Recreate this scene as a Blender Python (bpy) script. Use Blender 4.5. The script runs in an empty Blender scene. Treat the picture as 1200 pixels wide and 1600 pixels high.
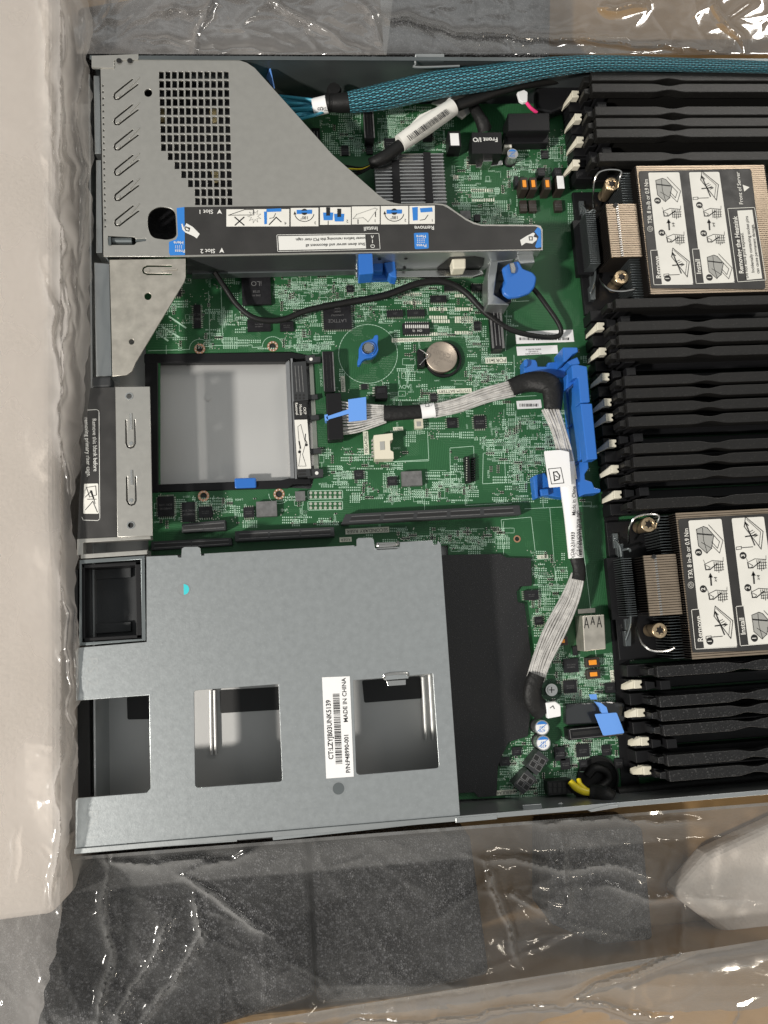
import bpy, bmesh, math, random
import numpy as np
from mathutils import Vector, Matrix, noise
random.seed(7)
sc = bpy.context.scene
C = sc.collection
R = math.radians
# ------------------------------------------------------------------ camera
F = 1200.0; CH = 0.458
def rotm(a, b, c):
    return Matrix.Rotation(c, 3, 'Z') @ Matrix.Rotation(b, 3, 'Y') @ Matrix.Rotation(a, 3, 'X')
M = rotm(-0.13958, 0.09014, 0.04886)          # world -> camera
MT = M.transposed()
cd = bpy.data.cameras.new('camera'); cam = bpy.data.objects.new('camera', cd); C.objects.link(cam)
cd.sensor_fit = 'VERTICAL'; cd.sensor_height = 36; cd.lens = 36 * F / 1600
cd.clip_start = 0.01; cd.clip_end = 50
cam.matrix_world = Matrix.Translation((0, 0, CH)) @ MT.to_4x4()
sc.camera = cam
# ------------------------------------------------------------------ world and lamps
w = bpy.data.worlds.new('World'); sc.world = w; w.use_nodes = True
nt = w.node_tree; bg = nt.nodes['Background']
tc = nt.nodes.new('ShaderNodeTexCoord'); sx = nt.nodes.new('ShaderNodeSeparateXYZ')
cr = nt.nodes.new('ShaderNodeValToRGB')
nt.links.new(tc.outputs['Generated'], sx.inputs[0]); nt.links.new(sx.outputs['Z'], cr.inputs[0])
cr.color_ramp.elements[0].position = 0.0; cr.color_ramp.elements[0].color = (.22, .205, .19, 1)
cr.color_ramp.elements[1].position = 0.9; cr.color_ramp.elements[1].color = (.60, .62, .62, 1)
wn = nt.nodes.new('ShaderNodeTexNoise'); wn.inputs['Scale'].default_value = 2.6; wn.inputs['Detail'].default_value = 2; nt.links.new(tc.outputs['Generated'], wn.inputs[0])
wr = nt.nodes.new('ShaderNodeMapRange'); wr.inputs[1].default_value = .38; wr.inputs[2].default_value = .62; wr.inputs[3].default_value = .62; wr.inputs[4].default_value = 1.4; nt.links.new(wn.outputs[0], wr.inputs[0])
wm = nt.nodes.new('ShaderNodeVectorMath'); wm.operation = 'SCALE'; nt.links.new(cr.outputs[0], wm.inputs[0]); nt.links.new(wr.outputs[0], wm.inputs['Scale']); nt.links.new(wm.outputs[0], bg.inputs[0]); bg.inputs[1].default_value = 0.63
def area(name, loc, tgt, size, power, col=(1, 1, 1), sy=None):
    l = bpy.data.lights.new(name, 'AREA'); l.energy = power; l.size = size; l.color = col
    if sy: l.shape = 'RECTANGLE'; l.size_y = sy
    o = bpy.data.objects.new(name, l); C.objects.link(o); o.location = loc
    o.rotation_euler = (Vector(tgt) - Vector(loc)).to_track_quat('-Z', 'Y').to_euler()
    return o
area('key_lamp', (-1.55, -0.62, 1.50), (0, 0, 0), 0.13, 60, (1, .95, .88))
area('ceiling_lamp', (1.5, 1.7, 1.7), (0, 0, 0), 0.25, 14, (1, .95, .88), 1.0)
area('room_lamp', (1.6, -1.9, 1.5), (0, 0, 0), 0.14, 11, (1, .88, .72), .5)
sc.view_settings.view_transform = 'Standard'; sc.view_settings.look = 'None'
sc.view_settings.exposure = 0.0; sc.view_settings.gamma = 1
# ------------------------------------------------------------------ pixel of the photo at height z (mm) -> metres
def P(u, v, z=0.0):
    z = z / 1000.0
    d = MT @ Vector(((u - 600) / F, -(v - 800) / F, -1))
    t = (z - CH) / d.z
    return Vector((d.x * t, d.y * t, z))
def Q(u, v, p0, p1):
    d = MT @ Vector(((u - 600) / F, -(v - 800) / F, -1)); e = p1 - p0
    n = Vector((e.y, -e.x, 0)).normalized()
    o = Vector((0, 0, CH)); t = (p0 - o).dot(n) / d.dot(n)
    return o + d * t
# ------------------------------------------------------------------ materials
MATS = {}
def mat(name, col, rough=.5, metal=0., spec=.5, bump=None, var=None, coat=0, aniso=None, speck=None):
    m = bpy.data.materials.new(name); m.use_nodes = True; t = m.node_tree; b = t.nodes['Principled BSDF']
    b.inputs['Base Color'].default_value = (*col, 1); b.inputs['Roughness'].default_value = rough
    b.inputs['Metallic'].default_value = metal; b.inputs['Specular IOR Level'].default_value = spec
    b.inputs['Coat Weight'].default_value = coat
    co = t.nodes.new('ShaderNodeTexCoord')
    def noi(scale, detail=3, sc3=None):
        n = t.nodes.new('ShaderNodeTexNoise'); n.inputs['Scale'].default_value = scale; n.inputs['Detail'].default_value = detail
        if sc3:
            mp = t.nodes.new('ShaderNodeMapping'); mp.inputs['Scale'].default_value = sc3
            t.links.new(co.outputs['Object'], mp.inputs[0]); t.links.new(mp.outputs[0], n.inputs[0])
        else: t.links.new(co.outputs['Object'], n.inputs[0])
        return n
    last = None
    if var:                                   # (scale, amount)
        n = noi(var[0]); mx = t.nodes.new('ShaderNodeMix'); mx.data_type = 'RGBA'
        mx.inputs[6].default_value = (*[c * (1 - var[1]) for c in col], 1); mx.inputs[7].default_value = (*[min(1, c * (1 + var[1])) for c in col], 1)
        rm = t.nodes.new('ShaderNodeMapRange'); rm.inputs[1].default_value = .3; rm.inputs[2].default_value = .7
        t.links.new(n.outputs[0], rm.inputs[0]); t.links.new(rm.outputs[0], mx.inputs[0]); last = mx.outputs[2]
        rr = t.nodes.new('ShaderNodeMapRange'); rr.inputs[1].default_value = .3; rr.inputs[2].default_value = .7
        rv = .02 if metal > .5 else .07
        rr.inputs[3].default_value = max(.03, rough - rv); rr.inputs[4].default_value = min(1, rough + rv)
        t.links.new(noi(var[0] * 2.3).outputs[0], rr.inputs[0]); t.links.new(rr.outputs[0], b.inputs['Roughness'])
    if speck:                                 # (scale, threshold, colour)
        n = noi(speck[0], 1); rm = t.nodes.new('ShaderNodeMapRange'); rm.inputs[1].default_value = speck[1]; rm.inputs[2].default_value = speck[1] + .08
        mx = t.nodes.new('ShaderNodeMix'); mx.data_type = 'RGBA'; t.links.new(n.outputs[0], rm.inputs[0]); t.links.new(rm.outputs[0], mx.inputs[0])
        if last: t.links.new(last, mx.inputs[6])
        else: mx.inputs[6].default_value = (*col, 1)
        mx.inputs[7].default_value = (*speck[2], 1); last = mx.outputs[2]
    if last: t.links.new(last, b.inputs['Base Color'])
    if bump:                                  # (scale, distance mm)
        n = noi(bump[0], 4, aniso); bp = t.nodes.new('ShaderNodeBump'); bp.inputs['Distance'].default_value = bump[1] / 1000.
        bp.inputs['Strength'].default_value = 1
        t.links.new(n.outputs[0], bp.inputs['Height']); t.links.new(bp.outputs[0], b.inputs['Normal'])
    MATS[name] = m; return m
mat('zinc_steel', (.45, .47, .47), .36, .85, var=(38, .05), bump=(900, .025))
mat('cover_steel', (.43, .455, .46), .34, .75, var=(260, .06), bump=(1300, .03), speck=(1500, .66, (.52, .55, .56)))
mat('cage_steel', (.49, .48, .445), .36, .72, var=(220, .04), bump=(1000, .018))
mat('spangle_steel', (.52, .49, .43), .40, .7, var=(150, .16), bump=(700, .04))
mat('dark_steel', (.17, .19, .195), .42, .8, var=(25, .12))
mat('floor_steel', (.54, .54, .53), .5, .6, var=(12, .03), bump=(500, .02))
mat('edge_steel', (.75, .75, .73), .25, 1)
mat('chrome', (.62, .61, .59), .24, 1, bump=(300, .03))
mat('black_plastic', (.008, .008, .009), .42, spec=.3, bump=(1500, .03))
mat('blank_plastic', (.011, .0105, .010), .40, spec=.35, bump=(1900, .06), speck=(1500, .67, (.05, .048, .045)))
mat('rough_blank_plastic', (.010, .010, .0105), .36, spec=.4, bump=(1500, .2), speck=(1500, .63, (.07, .07, .07)))
mat('grey_plastic', (.036, .038, .040), .45, spec=.35, bump=(900, .04))
mat('rubber', (.009, .009, .009), .5, spec=.28, bump=(800, .12))
mat('wrap_tape', (.010, .010, .010), .55, spec=.3, bump=(420, .5))
mat('blue_plastic', (.022, .14, .50), .38, coat=.1, bump=(500, .03))
mat('blue_tab', (.13, .32, .78), .45)
mat('blue_print', (.03, .20, .60), .4)
mat('label_black', (.032, .031, .030), .45, var=(60, .2), bump=(1200, .02))
mat('label_white', (.74, .73, .68), .5, var=(80, .04))
mat('paper_white', (.82, .82, .82), .55, bump=(260, .08))
mat('ink_black', (.012, .012, .012), .5)
mat('ink_grey', (.35, .35, .33), .5)
mat('print_white', (.72, .72, .69), .5)
mat('silk', (.42, .62, .48), .5)
mat('silk_bright', (.70, .72, .60), .5)
mat('solder', (.66, .68, .58), .3, .6)
mat('gold', (.62, .50, .26), .35, .8)
mat('copper', (.68, .37, .23), .35, .85)
mat('chip', (.014, .014, .016), .42, spec=.35, var=(300, .25))
mat('chip_ink', (.13, .13, .13), .5)
mat('ferrite', (.15, .15, .15), .5, .2, var=(400, .2))
mat('orange_part', (.85, .30, .02), .4)
mat('aluminium', (.50, .50, .50), .30, .9, var=(90, .06))
mat('fin_bronze', (.43, .345, .26), .38, .85, var=(150, .08))
mat('fin_dark', (.035, .03, .027), .4, .6)
mat('bronze_screw', (.68, .52, .33), .28, .9)
mat('cream_plastic', (.68, .64, .52), .42, bump=(400, .05))
mat('white_plastic', (.78, .75, .66), .4)
mat('silver_wire', (.60, .585, .56), .36, .35, bump=(700, .25), var=(240, .2))
mat('blue_wire', (.05, .30, .42), .4)
mat('yellow_wire', (.85, .68, .02), .35)
mat('pink_wire', (.85, .05, .22), .4)
mat('teal', (.05, .55, .60), .4)
mat('battery_steel', (.47, .40, .33), .40, .8, var=(120, .1), bump=(500, .03))
mat('battery_mark', (.40, .34, .29), .4, .8)
mat('coil_brown', (.03, .022, .018), .5)
mat('sheet_black', (.010, .010, .011), .5, bump=(1300, .14), speck=(1700, .66, (.07, .07, .075)))
mat('smoked_film', (.02, .022, .024), .12, coat=.5, bump=(90, .5))
mat('white_foam', (.74, .675, .62), .85, bump=(420, .5), var=(500, .03))
mat('cardboard', (.31, .19, .08), .8, var=(30, .12), bump=(200, .2), aniso=(1, 6, 1))
mat('dark_green', (.010, .055, .022), .3)

# green board
def board_material():
    m = bpy.data.materials.new('board_green'); m.use_nodes = True; t = m.node_tree; b = t.nodes['Principled BSDF']
    N = t.nodes.new; L = t.links.new
    co = N('ShaderNodeTexCoord')
    def math_(op, a, bb=None):
        n = N('ShaderNodeMath'); n.operation = op
        for i, x in enumerate((a, bb)):
            if x is None: continue
            if isinstance(x, (int, float)): n.inputs[i].default_value = x
            else: L(x, n.inputs[i])
        return n.outputs[0]
    sp = N('ShaderNodeSeparateXYZ'); L(co.outputs['Object'], sp.inputs[0])
    vo = N('ShaderNodeTexVoronoi'); vo.distance = 'CHEBYCHEV'; vo.inputs['Scale'].default_value = 42; L(co.outputs['Object'], vo.inputs[0])
    vs = N('ShaderNodeSeparateColor'); L(vo.outputs['Color'], vs.inputs[0])
    def lines(sig):
        s = math_('SINE', math_('MULTIPLY', sig, 2 * math.pi / .0011)); return math_('GREATER_THAN', s, .35)
    lx = lines(sp.outputs['X']); ly = lines(sp.outputs['Y']); ld = lines(math_('MULTIPLY', math_('ADD', sp.outputs['X'], sp.outputs['Y']), .707))
    r = vs.outputs[0]
    a = math_('MULTIPLY', lx, math_('LESS_THAN', r, .28)); bq = math_('MULTIPLY', ly, math_('GREATER_THAN', r, .62))
    c = math_('MULTIPLY', ld, math_('MULTIPLY', math_('GREATER_THAN', r, .28), math_('LESS_THAN', r, .36)))
    tr = math_('ADD', math_('ADD', a, bq), c)
    no = N('ShaderNodeTexNoise'); no.inputs['Scale'].default_value = 60; L(co.outputs['Object'], no.inputs[0])
    mask = math_('GREATER_THAN', no.outputs[0], .44)
    tr = math_('MULTIPLY', tr, mask)
    mx = N('ShaderNodeMix'); mx.data_type = 'RGBA'; mx.inputs[6].default_value = (.028, .118, .046, 1); mx.inputs[7].default_value = (.048, .165, .070, 1)
    L(math_('MULTIPLY', tr, .75), mx.inputs[0])
    no2 = N('ShaderNodeTexNoise'); no2.inputs['Scale'].default_value = 14; L(co.outputs['Object'], no2.inputs[0])
    m2 = N('ShaderNodeMix'); m2.data_type = 'RGBA'; m2.blend_type = 'MULTIPLY'; m2.inputs[0].default_value = .35
    L(mx.outputs[2], m2.inputs[6]); L(no2.outputs[0], m2.inputs[7]); L(m2.outputs[2], b.inputs['Base Color'])
    b.inputs['Roughness'].default_value = .34; b.inputs['Specular IOR Level'].default_value = .3
    bp = N('ShaderNodeBump'); bp.inputs['Distance'].default_value = .00004; L(tr, bp.inputs['Height']); L(bp.outputs[0], b.inputs['Normal'])
    MATS['board_green'] = m
board_material()
def braid_material():
    m = bpy.data.materials.new('braid'); m.use_nodes = True; t = m.node_tree; b = t.nodes['Principled BSDF']
    N = t.nodes.new; L = t.links.new
    uv = N('ShaderNodeUVMap'); sp = N('ShaderNodeSeparateXYZ'); L(uv.outputs[0], sp.inputs[0])
    def mt(op, a, bb=None):
        n = N('ShaderNodeMath'); n.operation = op
        for i, x in enumerate((a, bb)):
            if x is None: continue
            if isinstance(x, (int, float)): n.inputs[i].default_value = x
            else: L(x, n.inputs[i])
        return n.outputs[0]
    U, V = sp.outputs[0], sp.outputs[1]        # U along in mm, V around 0..1
    u = mt('MULTIPLY', U, 1 / 4.4); v = mt('MULTIPLY', V, 30.)
    a = mt('ABSOLUTE', mt('SINE', mt('MULTIPLY', mt('ADD', u, v), math.pi)))
    c = mt('ABSOLUTE', mt('SINE', mt('MULTIPLY', mt('SUBTRACT', u, v), math.pi)))
    net = mt('MAXIMUM', mt('LESS_THAN', a, .47), mt('LESS_THAN', c, .47))
    ws = mt('ABSOLUTE', mt('SINE', mt('MULTIPLY', V, math.pi * 20)))
    wire = N('ShaderNodeMix'); wire.data_type = 'RGBA'; wire.inputs[6].default_value = (.012, .05, .075, 1); wire.inputs[7].default_value = (.10, .40, .50, 1); L(ws, wire.inputs[0])
    mx = N('ShaderNodeMix'); mx.data_type = 'RGBA'; L(net, mx.inputs[0]); L(wire.outputs[2], mx.inputs[6]); mx.inputs[7].default_value = (.006, .008, .01, 1)
    L(mx.outputs[2], b.inputs['Base Color']); b.inputs['Roughness'].default_value = .35
    bp = N('ShaderNodeBump'); bp.inputs['Distance'].default_value = .0006; L(mt('ADD', mt('MULTIPLY', net, .6), ws), bp.inputs['Height']); L(bp.outputs[0], b.inputs['Normal'])
    MATS['braid'] = m
braid_material()
def film_material(name, opac, tint=(.85, .85, .84), gl=.0, rough=.09):
    m = bpy.data.materials.new(name); m.use_nodes = True; t = m.node_tree; t.nodes.clear()
    N = t.nodes.new; L = t.links.new
    out = N('ShaderNodeOutputMaterial'); tr = N('ShaderNodeBsdfTransparent'); tr.inputs[0].default_value = (.96, .96, .95, 1)
    di = N('ShaderNodeBsdfDiffuse'); di.inputs[0].default_value = (*tint, 1)
    tl = N('ShaderNodeBsdfTranslucent'); tl.inputs[0].default_value = (*tint, 1)
    gs = N('ShaderNodeBsdfGlossy'); gs.inputs['Roughness'].default_value = rough; gs.inputs[0].default_value = (.62, .62, .62, 1)
    co = N('ShaderNodeTexCoord'); n = N('ShaderNodeTexNoise'); n.inputs['Scale'].default_value = 28; n.inputs['Detail'].default_value = 2.5; n.inputs['Distortion'].default_value = 1.6
    L(co.outputs['Object'], n.inputs[0])
    bp = N('ShaderNodeBump'); bp.inputs['Distance'].default_value = .00035; L(n.outputs[0], bp.inputs['Height'])
    for x in (gs, di): L(bp.outputs[0], x.inputs['Normal'])
    a = N('ShaderNodeMixShader'); a.inputs[0].default_value = .45; L(di.outputs[0], a.inputs[1]); L(tl.outputs[0], a.inputs[2])
    n2 = N('ShaderNodeTexNoise'); n2.inputs['Scale'].default_value = 12; n2.inputs['Detail'].default_value = 4; L(co.outputs['Object'], n2.inputs[0])
    rm = N('ShaderNodeMapRange'); rm.inputs[1].default_value = .35; rm.inputs[2].default_value = .7; rm.inputs[3].default_value = opac * .45; rm.inputs[4].default_value = opac * 1.5
    L(n2.outputs[0], rm.inputs[0])
    lw = N('ShaderNodeLayerWeight'); lw.inputs[0].default_value = .35
    ad = N('ShaderNodeMath'); ad.operation = 'ADD'; ad.use_clamp = True; mu = N('ShaderNodeMath'); mu.operation = 'MULTIPLY'; mu.inputs[1].default_value = .6
    L(lw.outputs['Facing'], mu.inputs[0]); L(mu.outputs[0], ad.inputs[0]); L(rm.outputs[0], ad.inputs[1])
    b = N('ShaderNodeMixShader'); L(ad.outputs[0], b.inputs[0]); L(tr.outputs[0], b.inputs[1]); L(a.outputs[0], b.inputs[2])
    fr = N('ShaderNodeFresnel'); fr.inputs[0].default_value = 1.5; L(bp.outputs[0], fr.inputs['Normal'])
    f2 = N('ShaderNodeMath'); f2.operation = 'MULTIPLY'; f2.inputs[1].default_value = .5; f2.use_clamp = True; L(fr.outputs[0], f2.inputs[0])
    c = N('ShaderNodeMixShader'); L(f2.outputs[0], c.inputs[0]); L(b.outputs[0], c.inputs[1]); L(gs.outputs[0], c.inputs[2])
    L(c.outputs[0], out.inputs[0]); MATS[name] = m
film_material('clear_film', .045)
film_material('cloudy_film', .24, (.84, .80, .765), rough=.12)
film_material('veil_film', .09, (.85, .82, .78))
def foam_material(name, base, hi, sc_=900):
    m = bpy.data.materials.new(name); m.use_nodes = True; t = m.node_tree; b = t.nodes['Principled BSDF']; N = t.nodes.new; L = t.links.new
    co = N('ShaderNodeTexCoord'); v = N('ShaderNodeTexVoronoi'); v.inputs['Scale'].default_value = sc_; L(co.outputs['Object'], v.inputs[0])
    s = N('ShaderNodeSeparateColor'); L(v.outputs['Color'], s.inputs[0])
    rm = N('ShaderNodeMapRange'); rm.inputs[1].default_value = .62; rm.inputs[2].default_value = 1; L(s.outputs[0], rm.inputs[0])
    mx = N('ShaderNodeMix'); mx.data_type = 'RGBA'; mx.inputs[6].default_value = (*base, 1); mx.inputs[7].default_value = (*hi, 1); L(rm.outputs[0], mx.inputs[0])
    L(mx.outputs[2], b.inputs['Base Color']); b.inputs['Roughness'].default_value = .42
    bp = N('ShaderNodeBump'); bp.inputs['Distance'].default_value = .0012; L(v.outputs['Distance'], bp.inputs['Height'])
    n = N('ShaderNodeTexNoise'); n.inputs['Scale'].default_value = 70; n.inputs['Detail'].default_value = 6; L(co.outputs['Object'], n.inputs[0])
    bp2 = N('ShaderNodeBump'); bp2.inputs['Distance'].default_value = .002; L(n.outputs[0], bp2.inputs['Height']); L(bp2.outputs[0], bp.inputs['Normal'])
    L(bp.outputs[0], b.inputs['Normal']); MATS[name] = m
foam_material('charcoal_foam', (.015, .015, .017), (.115, .115, .125))

# ------------------------------------------------------------------ object helpers
def origin(o):
    p = Vector((0, 0, 0))
    while o: p += Vector(o.location); o = o.parent
    return p
def tag(o, label=None, cat=None, group=None, kind=None):
    for k, x in (('label', label), ('category', cat), ('group', group), ('kind', kind)):
        if x: o[k] = x
    return o
def thing(name, label, cat, loc, group=None):
    o = bpy.data.objects.new(name, None); C.objects.link(o); o.empty_display_size = .005
    o.location = loc; return tag(o, label, cat, group)
_txt = {}
def text_geo(s, bold=0.0):
    k = (s, bold)
    if k not in _txt:
        c = bpy.data.curves.new('t', 'FONT'); c.body = s; c.align_x = 'CENTER'; c.align_y = 'CENTER'; c.size = 1; c.offset = bold; c.resolution_u = 3
        o = bpy.data.objects.new('t', c); C.objects.link(o)
        bpy.context.view_layer.update()
        me = bpy.data.meshes.new_from_object(o.evaluated_get(bpy.context.evaluated_depsgraph_get()))
        vs = [v.co.copy() for v in me.vertices]; fs = [tuple(p.vertices) for p in me.polygons]
        bpy.data.objects.remove(o); bpy.data.curves.remove(c); bpy.data.meshes.remove(me)
        _txt[k] = (vs, fs)
    return _txt[k]
def stroke_px(path, wd, closed_cap=True):
    """outline polygon of a thick polyline (pixels)"""
    L, Rr = [], []
    n = len(path)
    for i, (x, y) in enumerate(path):
        a = path[max(0, i - 1)]; b = path[min(n - 1, i + 1)]
        dx, dy = b[0] - a[0], b[1] - a[1]; l = math.hypot(dx, dy) or 1
        nx, ny = -dy / l * wd / 2, dx / l * wd / 2
        L.append((x + nx, y + ny)); Rr.append((x - nx, y - ny))
    return L + Rr[::-1]
def circ(u, v, r, n=24, ry=None, e=1.0):
    ry = ry or r; out = []
    for i in range(n):
        a = 2 * math.pi * i / n; c, s = math.cos(a), math.sin(a)
        out.append((u + r * math.copysign(abs(c) ** e, c), v + ry * math.copysign(abs(s) ** e, s)))
    return out
def roundpoly(pts, r, seg=4):
    out = []; n = len(pts)
    for i in range(n):
        p = Vector(pts[i]); a = Vector(pts[i - 1]); b = Vector(pts[(i + 1) % n])
        rr = r[i] if isinstance(r, (list, tuple)) else r
        if rr <= 0: out.append(tuple(p)); continue
        d1 = (a - p); d2 = (b - p); l = min(rr, d1.length * .48, d2.length * .48)
        s = p + d1.normalized() * l; e = p + d2.normalized() * l
        for k in range(seg + 1):
            t = k / seg; q = s * (1 - t) ** 2 + p * 2 * t * (1 - t) + e * t * t; out.append((q.x, q.y))
    return out
class MB:
    def __init__(s): s.v = []; s.f = []; s.m = []; s.uv = {}
    def add(s, vs, fs, mi=0):
        o = len(s.v); s.v += [Vector(x) for x in vs]
        for f in fs: s.f.append(tuple(i + o for i in f)); s.m.append(mi)
    def wprism(s, xy, z0, z1, mi=0):
        n = len(xy)
        vs = [(p[0], p[1], z0 / 1000) for p in xy] + [(p[0], p[1], z1 / 1000) for p in xy]
        fs = [tuple(range(n))[::-1], tuple(range(n, 2 * n))] + [(i, (i + 1) % n, n + (i + 1) % n, n + i) for i in range(n)]
        s.add(vs, fs, mi); return s
    def prism(s, pts, z0, z1, mi=0):
        return s.wprism([P(u, v, z1) for u, v in pts], z0, z1, mi)
    def flat(s, pts, z, mi=0):
        s.add([P(u, v, z) for u, v in pts], [tuple(range(len(pts)))], mi); return s
    def box(s, u0, v0, u1, v1, z0, z1, mi=0):
        a, b = P(u0, v0, z1), P(u1, v1, z1)
        return s.wprism([(a.x, b.y), (b.x, b.y), (b.x, a.y), (a.x, a.y)], z0, z1, mi)
    def rbox(s, u, v, w_, h_, ang, z0, z1, mi=0):
        c = P(u, v, z1); ca, sa = math.cos(R(ang)), math.sin(R(ang)); w2, h2 = w_ / 2000, h_ / 2000
        return s.wprism([(c.x + x * ca - y * sa, c.y + x * sa + y * ca) for x, y in ((-w2, -h2), (w2, -h2), (w2, h2), (-w2, h2))], z0, z1, mi)
    def cyl(s, u, v, r, z0, z1, mi=0, n=28, r0=None, zr=None):
        c = P(u, v, z1 if zr is None else zr); r0 = r if r0 is None else r0
        vs = []
        for rr, z in ((r0, z0), (r, z1)):
            vs += [(c.x + rr / 1000 * math.cos(2 * math.pi * i / n), c.y + rr / 1000 * math.sin(2 * math.pi * i / n), z / 1000) for i in range(n)]
        s.add(vs, [tuple(range(n))[::-1], tuple(range(n, 2 * n))] + [(i, (i + 1) % n, n + (i + 1) % n, n + i) for i in range(n)], mi); return s
    def ring(s, u, v, r1, r2, z0, z1, mi=0, n=28):
        c = P(u, v, z1); vs = []
        for rr, z in ((r1, z0), (r1, z1), (r2, z1), (r2, z0)):
            vs += [(c.x + rr / 1000 * math.cos(2 * math.pi * i / n), c.y + rr / 1000 * math.sin(2 * math.pi * i / n), z / 1000) for i in range(n)]
        fs = []
        for k in range(4):
            for i in range(n): fs.append((k * n + i, k * n + (i + 1) % n, ((k + 1) % 4) * n + (i + 1) % n, ((k + 1) % 4) * n + i))
        s.add(vs, fs, mi); return s
    def line(s, path, wmm, z, mi=0):
        for a, b in zip(path, path[1:]):
            p, q = P(*a, z), P(*b, z); d = (q - p)
            if d.length < 1e-7: continue
            d.normalize(); nn = Vector((-d.y, d.x, 0)) * wmm / 2000; d *= wmm / 2000
            s.add([p - nn - d, q - nn + d, q + nn + d, p + nn - d], [(0, 1, 2, 3)], mi)
        return s
    def text(s, t, u, v, z, size, rot=0, mi=0, bold=0.0, sx=1.0):
        vs, fs = text_geo(t, bold); c = P(u, v, z); ca, sa = math.cos(R(rot)), math.sin(R(rot)); k = size / 1000
        s.add([(c.x + (x.x * sx * ca - x.y * sa) * k, c.y + (x.x * sx * sa + x.y * ca) * k, c.z) for x in vs], fs, mi); return s
    def tube(s, pts, r, n=10, mi=0, flat=1.0, uv=False, sub=6, caps=True):
        """pts: list of (u,v,z mm) ; r mm or list; Catmull-Rom smoothed; flat = width factor sideways"""
        W = [P(*p) if not isinstance(p, Vector) else p for p in pts]; rs = r if isinstance(r, (list, tuple)) else [r] * len(W)
        cen, rad = [], []
        for i in range(len(W) - 1):
            p0, p1, p2, p3 = W[max(0, i - 1)], W[i], W[i + 1], W[min(len(W) - 1, i + 2)]
            for k in range(sub):
                t = k / sub
                cen.append(.5 * ((2 * p1) + (p2 - p0) * t + (2 * p0 - 5 * p1 + 4 * p2 - p3) * t * t + (3 * p1 - p0 - 3 * p2 + p3) * t ** 3)); rad.append(rs[i] * (1 - t) + rs[i + 1] * t)
        cen.append(W[-1]); rad.append(rs[-1])
        base = len(s.v); dist = 0
        for i, (c, rr) in enumerate(zip(cen, rad)):
            d = (cen[min(i + 1, len(cen) - 1)] - cen[max(i - 1, 0)])
            if i: dist += (c - cen[i - 1]).length * 1000
            side = d.cross(Vector((0, 0, 1)))
            if side.length < 1e-9: side = Vector((1, 0, 0))
            side.normalize(); up = side.cross(d).normalized()
            fl = flat[min(len(flat) - 1, i // sub)] if isinstance(flat, list) else flat
            for k in range(n):
                a = 2 * math.pi * k / n
                s.v.append(c + (side * math.cos(a) * fl + up * math.sin(a)) * rr / 1000)
            if i:
                for k in range(n):
                    f = (base + (i - 1) * n + k, base + (i - 1) * n + (k + 1) % n, base + i * n + (k + 1) % n, base + i * n + k)
                    if uv: s.uv[len(s.f)] = ((pd, k / n), (pd, (k + 1) / n), (dist, (k + 1) / n), (dist, k / n))
                    s.f.append(f); s.m.append(mi)
            pd = dist
        if caps:
            s.f.append(tuple(base + k for k in range(n))); s.m.append(mi)
            e = base + (len(cen) - 1) * n; s.f.append(tuple(e + k for k in range(n))); s.m.append(mi)
        return s
    def build(s, name, mats, parent=None, loc=None, bevel=0, smooth=False, angle=40):
        if isinstance(mats, str): mats = [mats]
        og = origin(parent) if parent else (Vector(loc) if loc is not None else (sum(s.v, Vector()) / len(s.v)))
        if parent is None and loc is None: og.z = min(x.z for x in s.v)
        me = bpy.data.meshes.new(name); me.from_pydata([x - og for x in s.v], [], s.f); me.update()
        for m in mats: me.materials.append(MATS[m])
        me.polygons.foreach_set('material_index', s.m)
        if s.uv:
            ul = me.uv_layers.new(name='UVMap')
            for fi, co in s.uv.items():
                p = me.polygons[fi]
                for li, c in zip(p.loop_indices, co): ul.data[li].uv = c
        else:
            bm = bmesh.new(); bm.from_mesh(me); bmesh.ops.recalc_face_normals(bm, faces=bm.faces); bm.to_mesh(me); bm.free()
        if smooth:
            me.polygons.foreach_set('use_smooth', [True] * len(me.polygons))
            try: me.set_sharp_from_angle(angle=R(angle))
            except Exception: pass
        o = bpy.data.objects.new(name, me); C.objects.link(o)
        if parent: o.parent = parent
        else: o.location = og
        if bevel:
            b = o.modifiers.new('bevel', 'BEVEL'); b.width = bevel / 1000; b.segments = 2; b.limit_method = 'ANGLE'; b.angle_limit = R(50)
        return o
def plate(name, m, outer, holes, z, th, parent=None, bev=.15, loc=None):
    """sheet metal with real holes: px outlines at top height z (mm)"""
    og = origin(parent) if parent else (Vector(loc) if loc is not None else P(*outer[0], z - th))
    c = bpy.data.curves.new(name, 'CURVE'); c.dimensions = '2D'; c.fill_mode = 'BOTH'
    for pts in [outer] + list(holes):
        sp = c.splines.new('POLY'); sp.points.add(len(pts) - 1); sp.use_cyclic_u = True
        for i, (u, v) in enumerate(pts):
            q = P(u, v, z) - og; sp.points[i].co = (q.x, q.y, 0, 1)
    c.extrude = (th / 2 - bev) / 1000; c.bevel_depth = bev / 1000; c.offset = -bev / 1000; c.bevel_resolution = 1
    o = bpy.data.objects.new('tmp', c); C.objects.link(o); bpy.context.view_layer.update()
    me = bpy.data.meshes.new_from_object(o.evaluated_get(bpy.context.evaluated_depsgraph_get()))
    bpy.data.objects.remove(o)
    dz = (z - th / 2) / 1000 - og.z
    for v in me.vertices: v.co.z += dz
    me.name = name; me.materials.clear(); me.materials.append(MATS[m])
    o = bpy.data.objects.new(name, me); C.objects.link(o)
    if parent: o.parent = parent
    else: o.location = og
    return o
c1 = lambda x, y: (120 + x / 3, 60 + y / 3)
c2 = lambda x, y: (480 + x / 3, 60 + y / 3)
c3 = lambda x, y: (840 + .3 * x, 60 + .3 * y)
c4 = lambda x, y: (120 + x / 3, 400 + y / 3)
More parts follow.
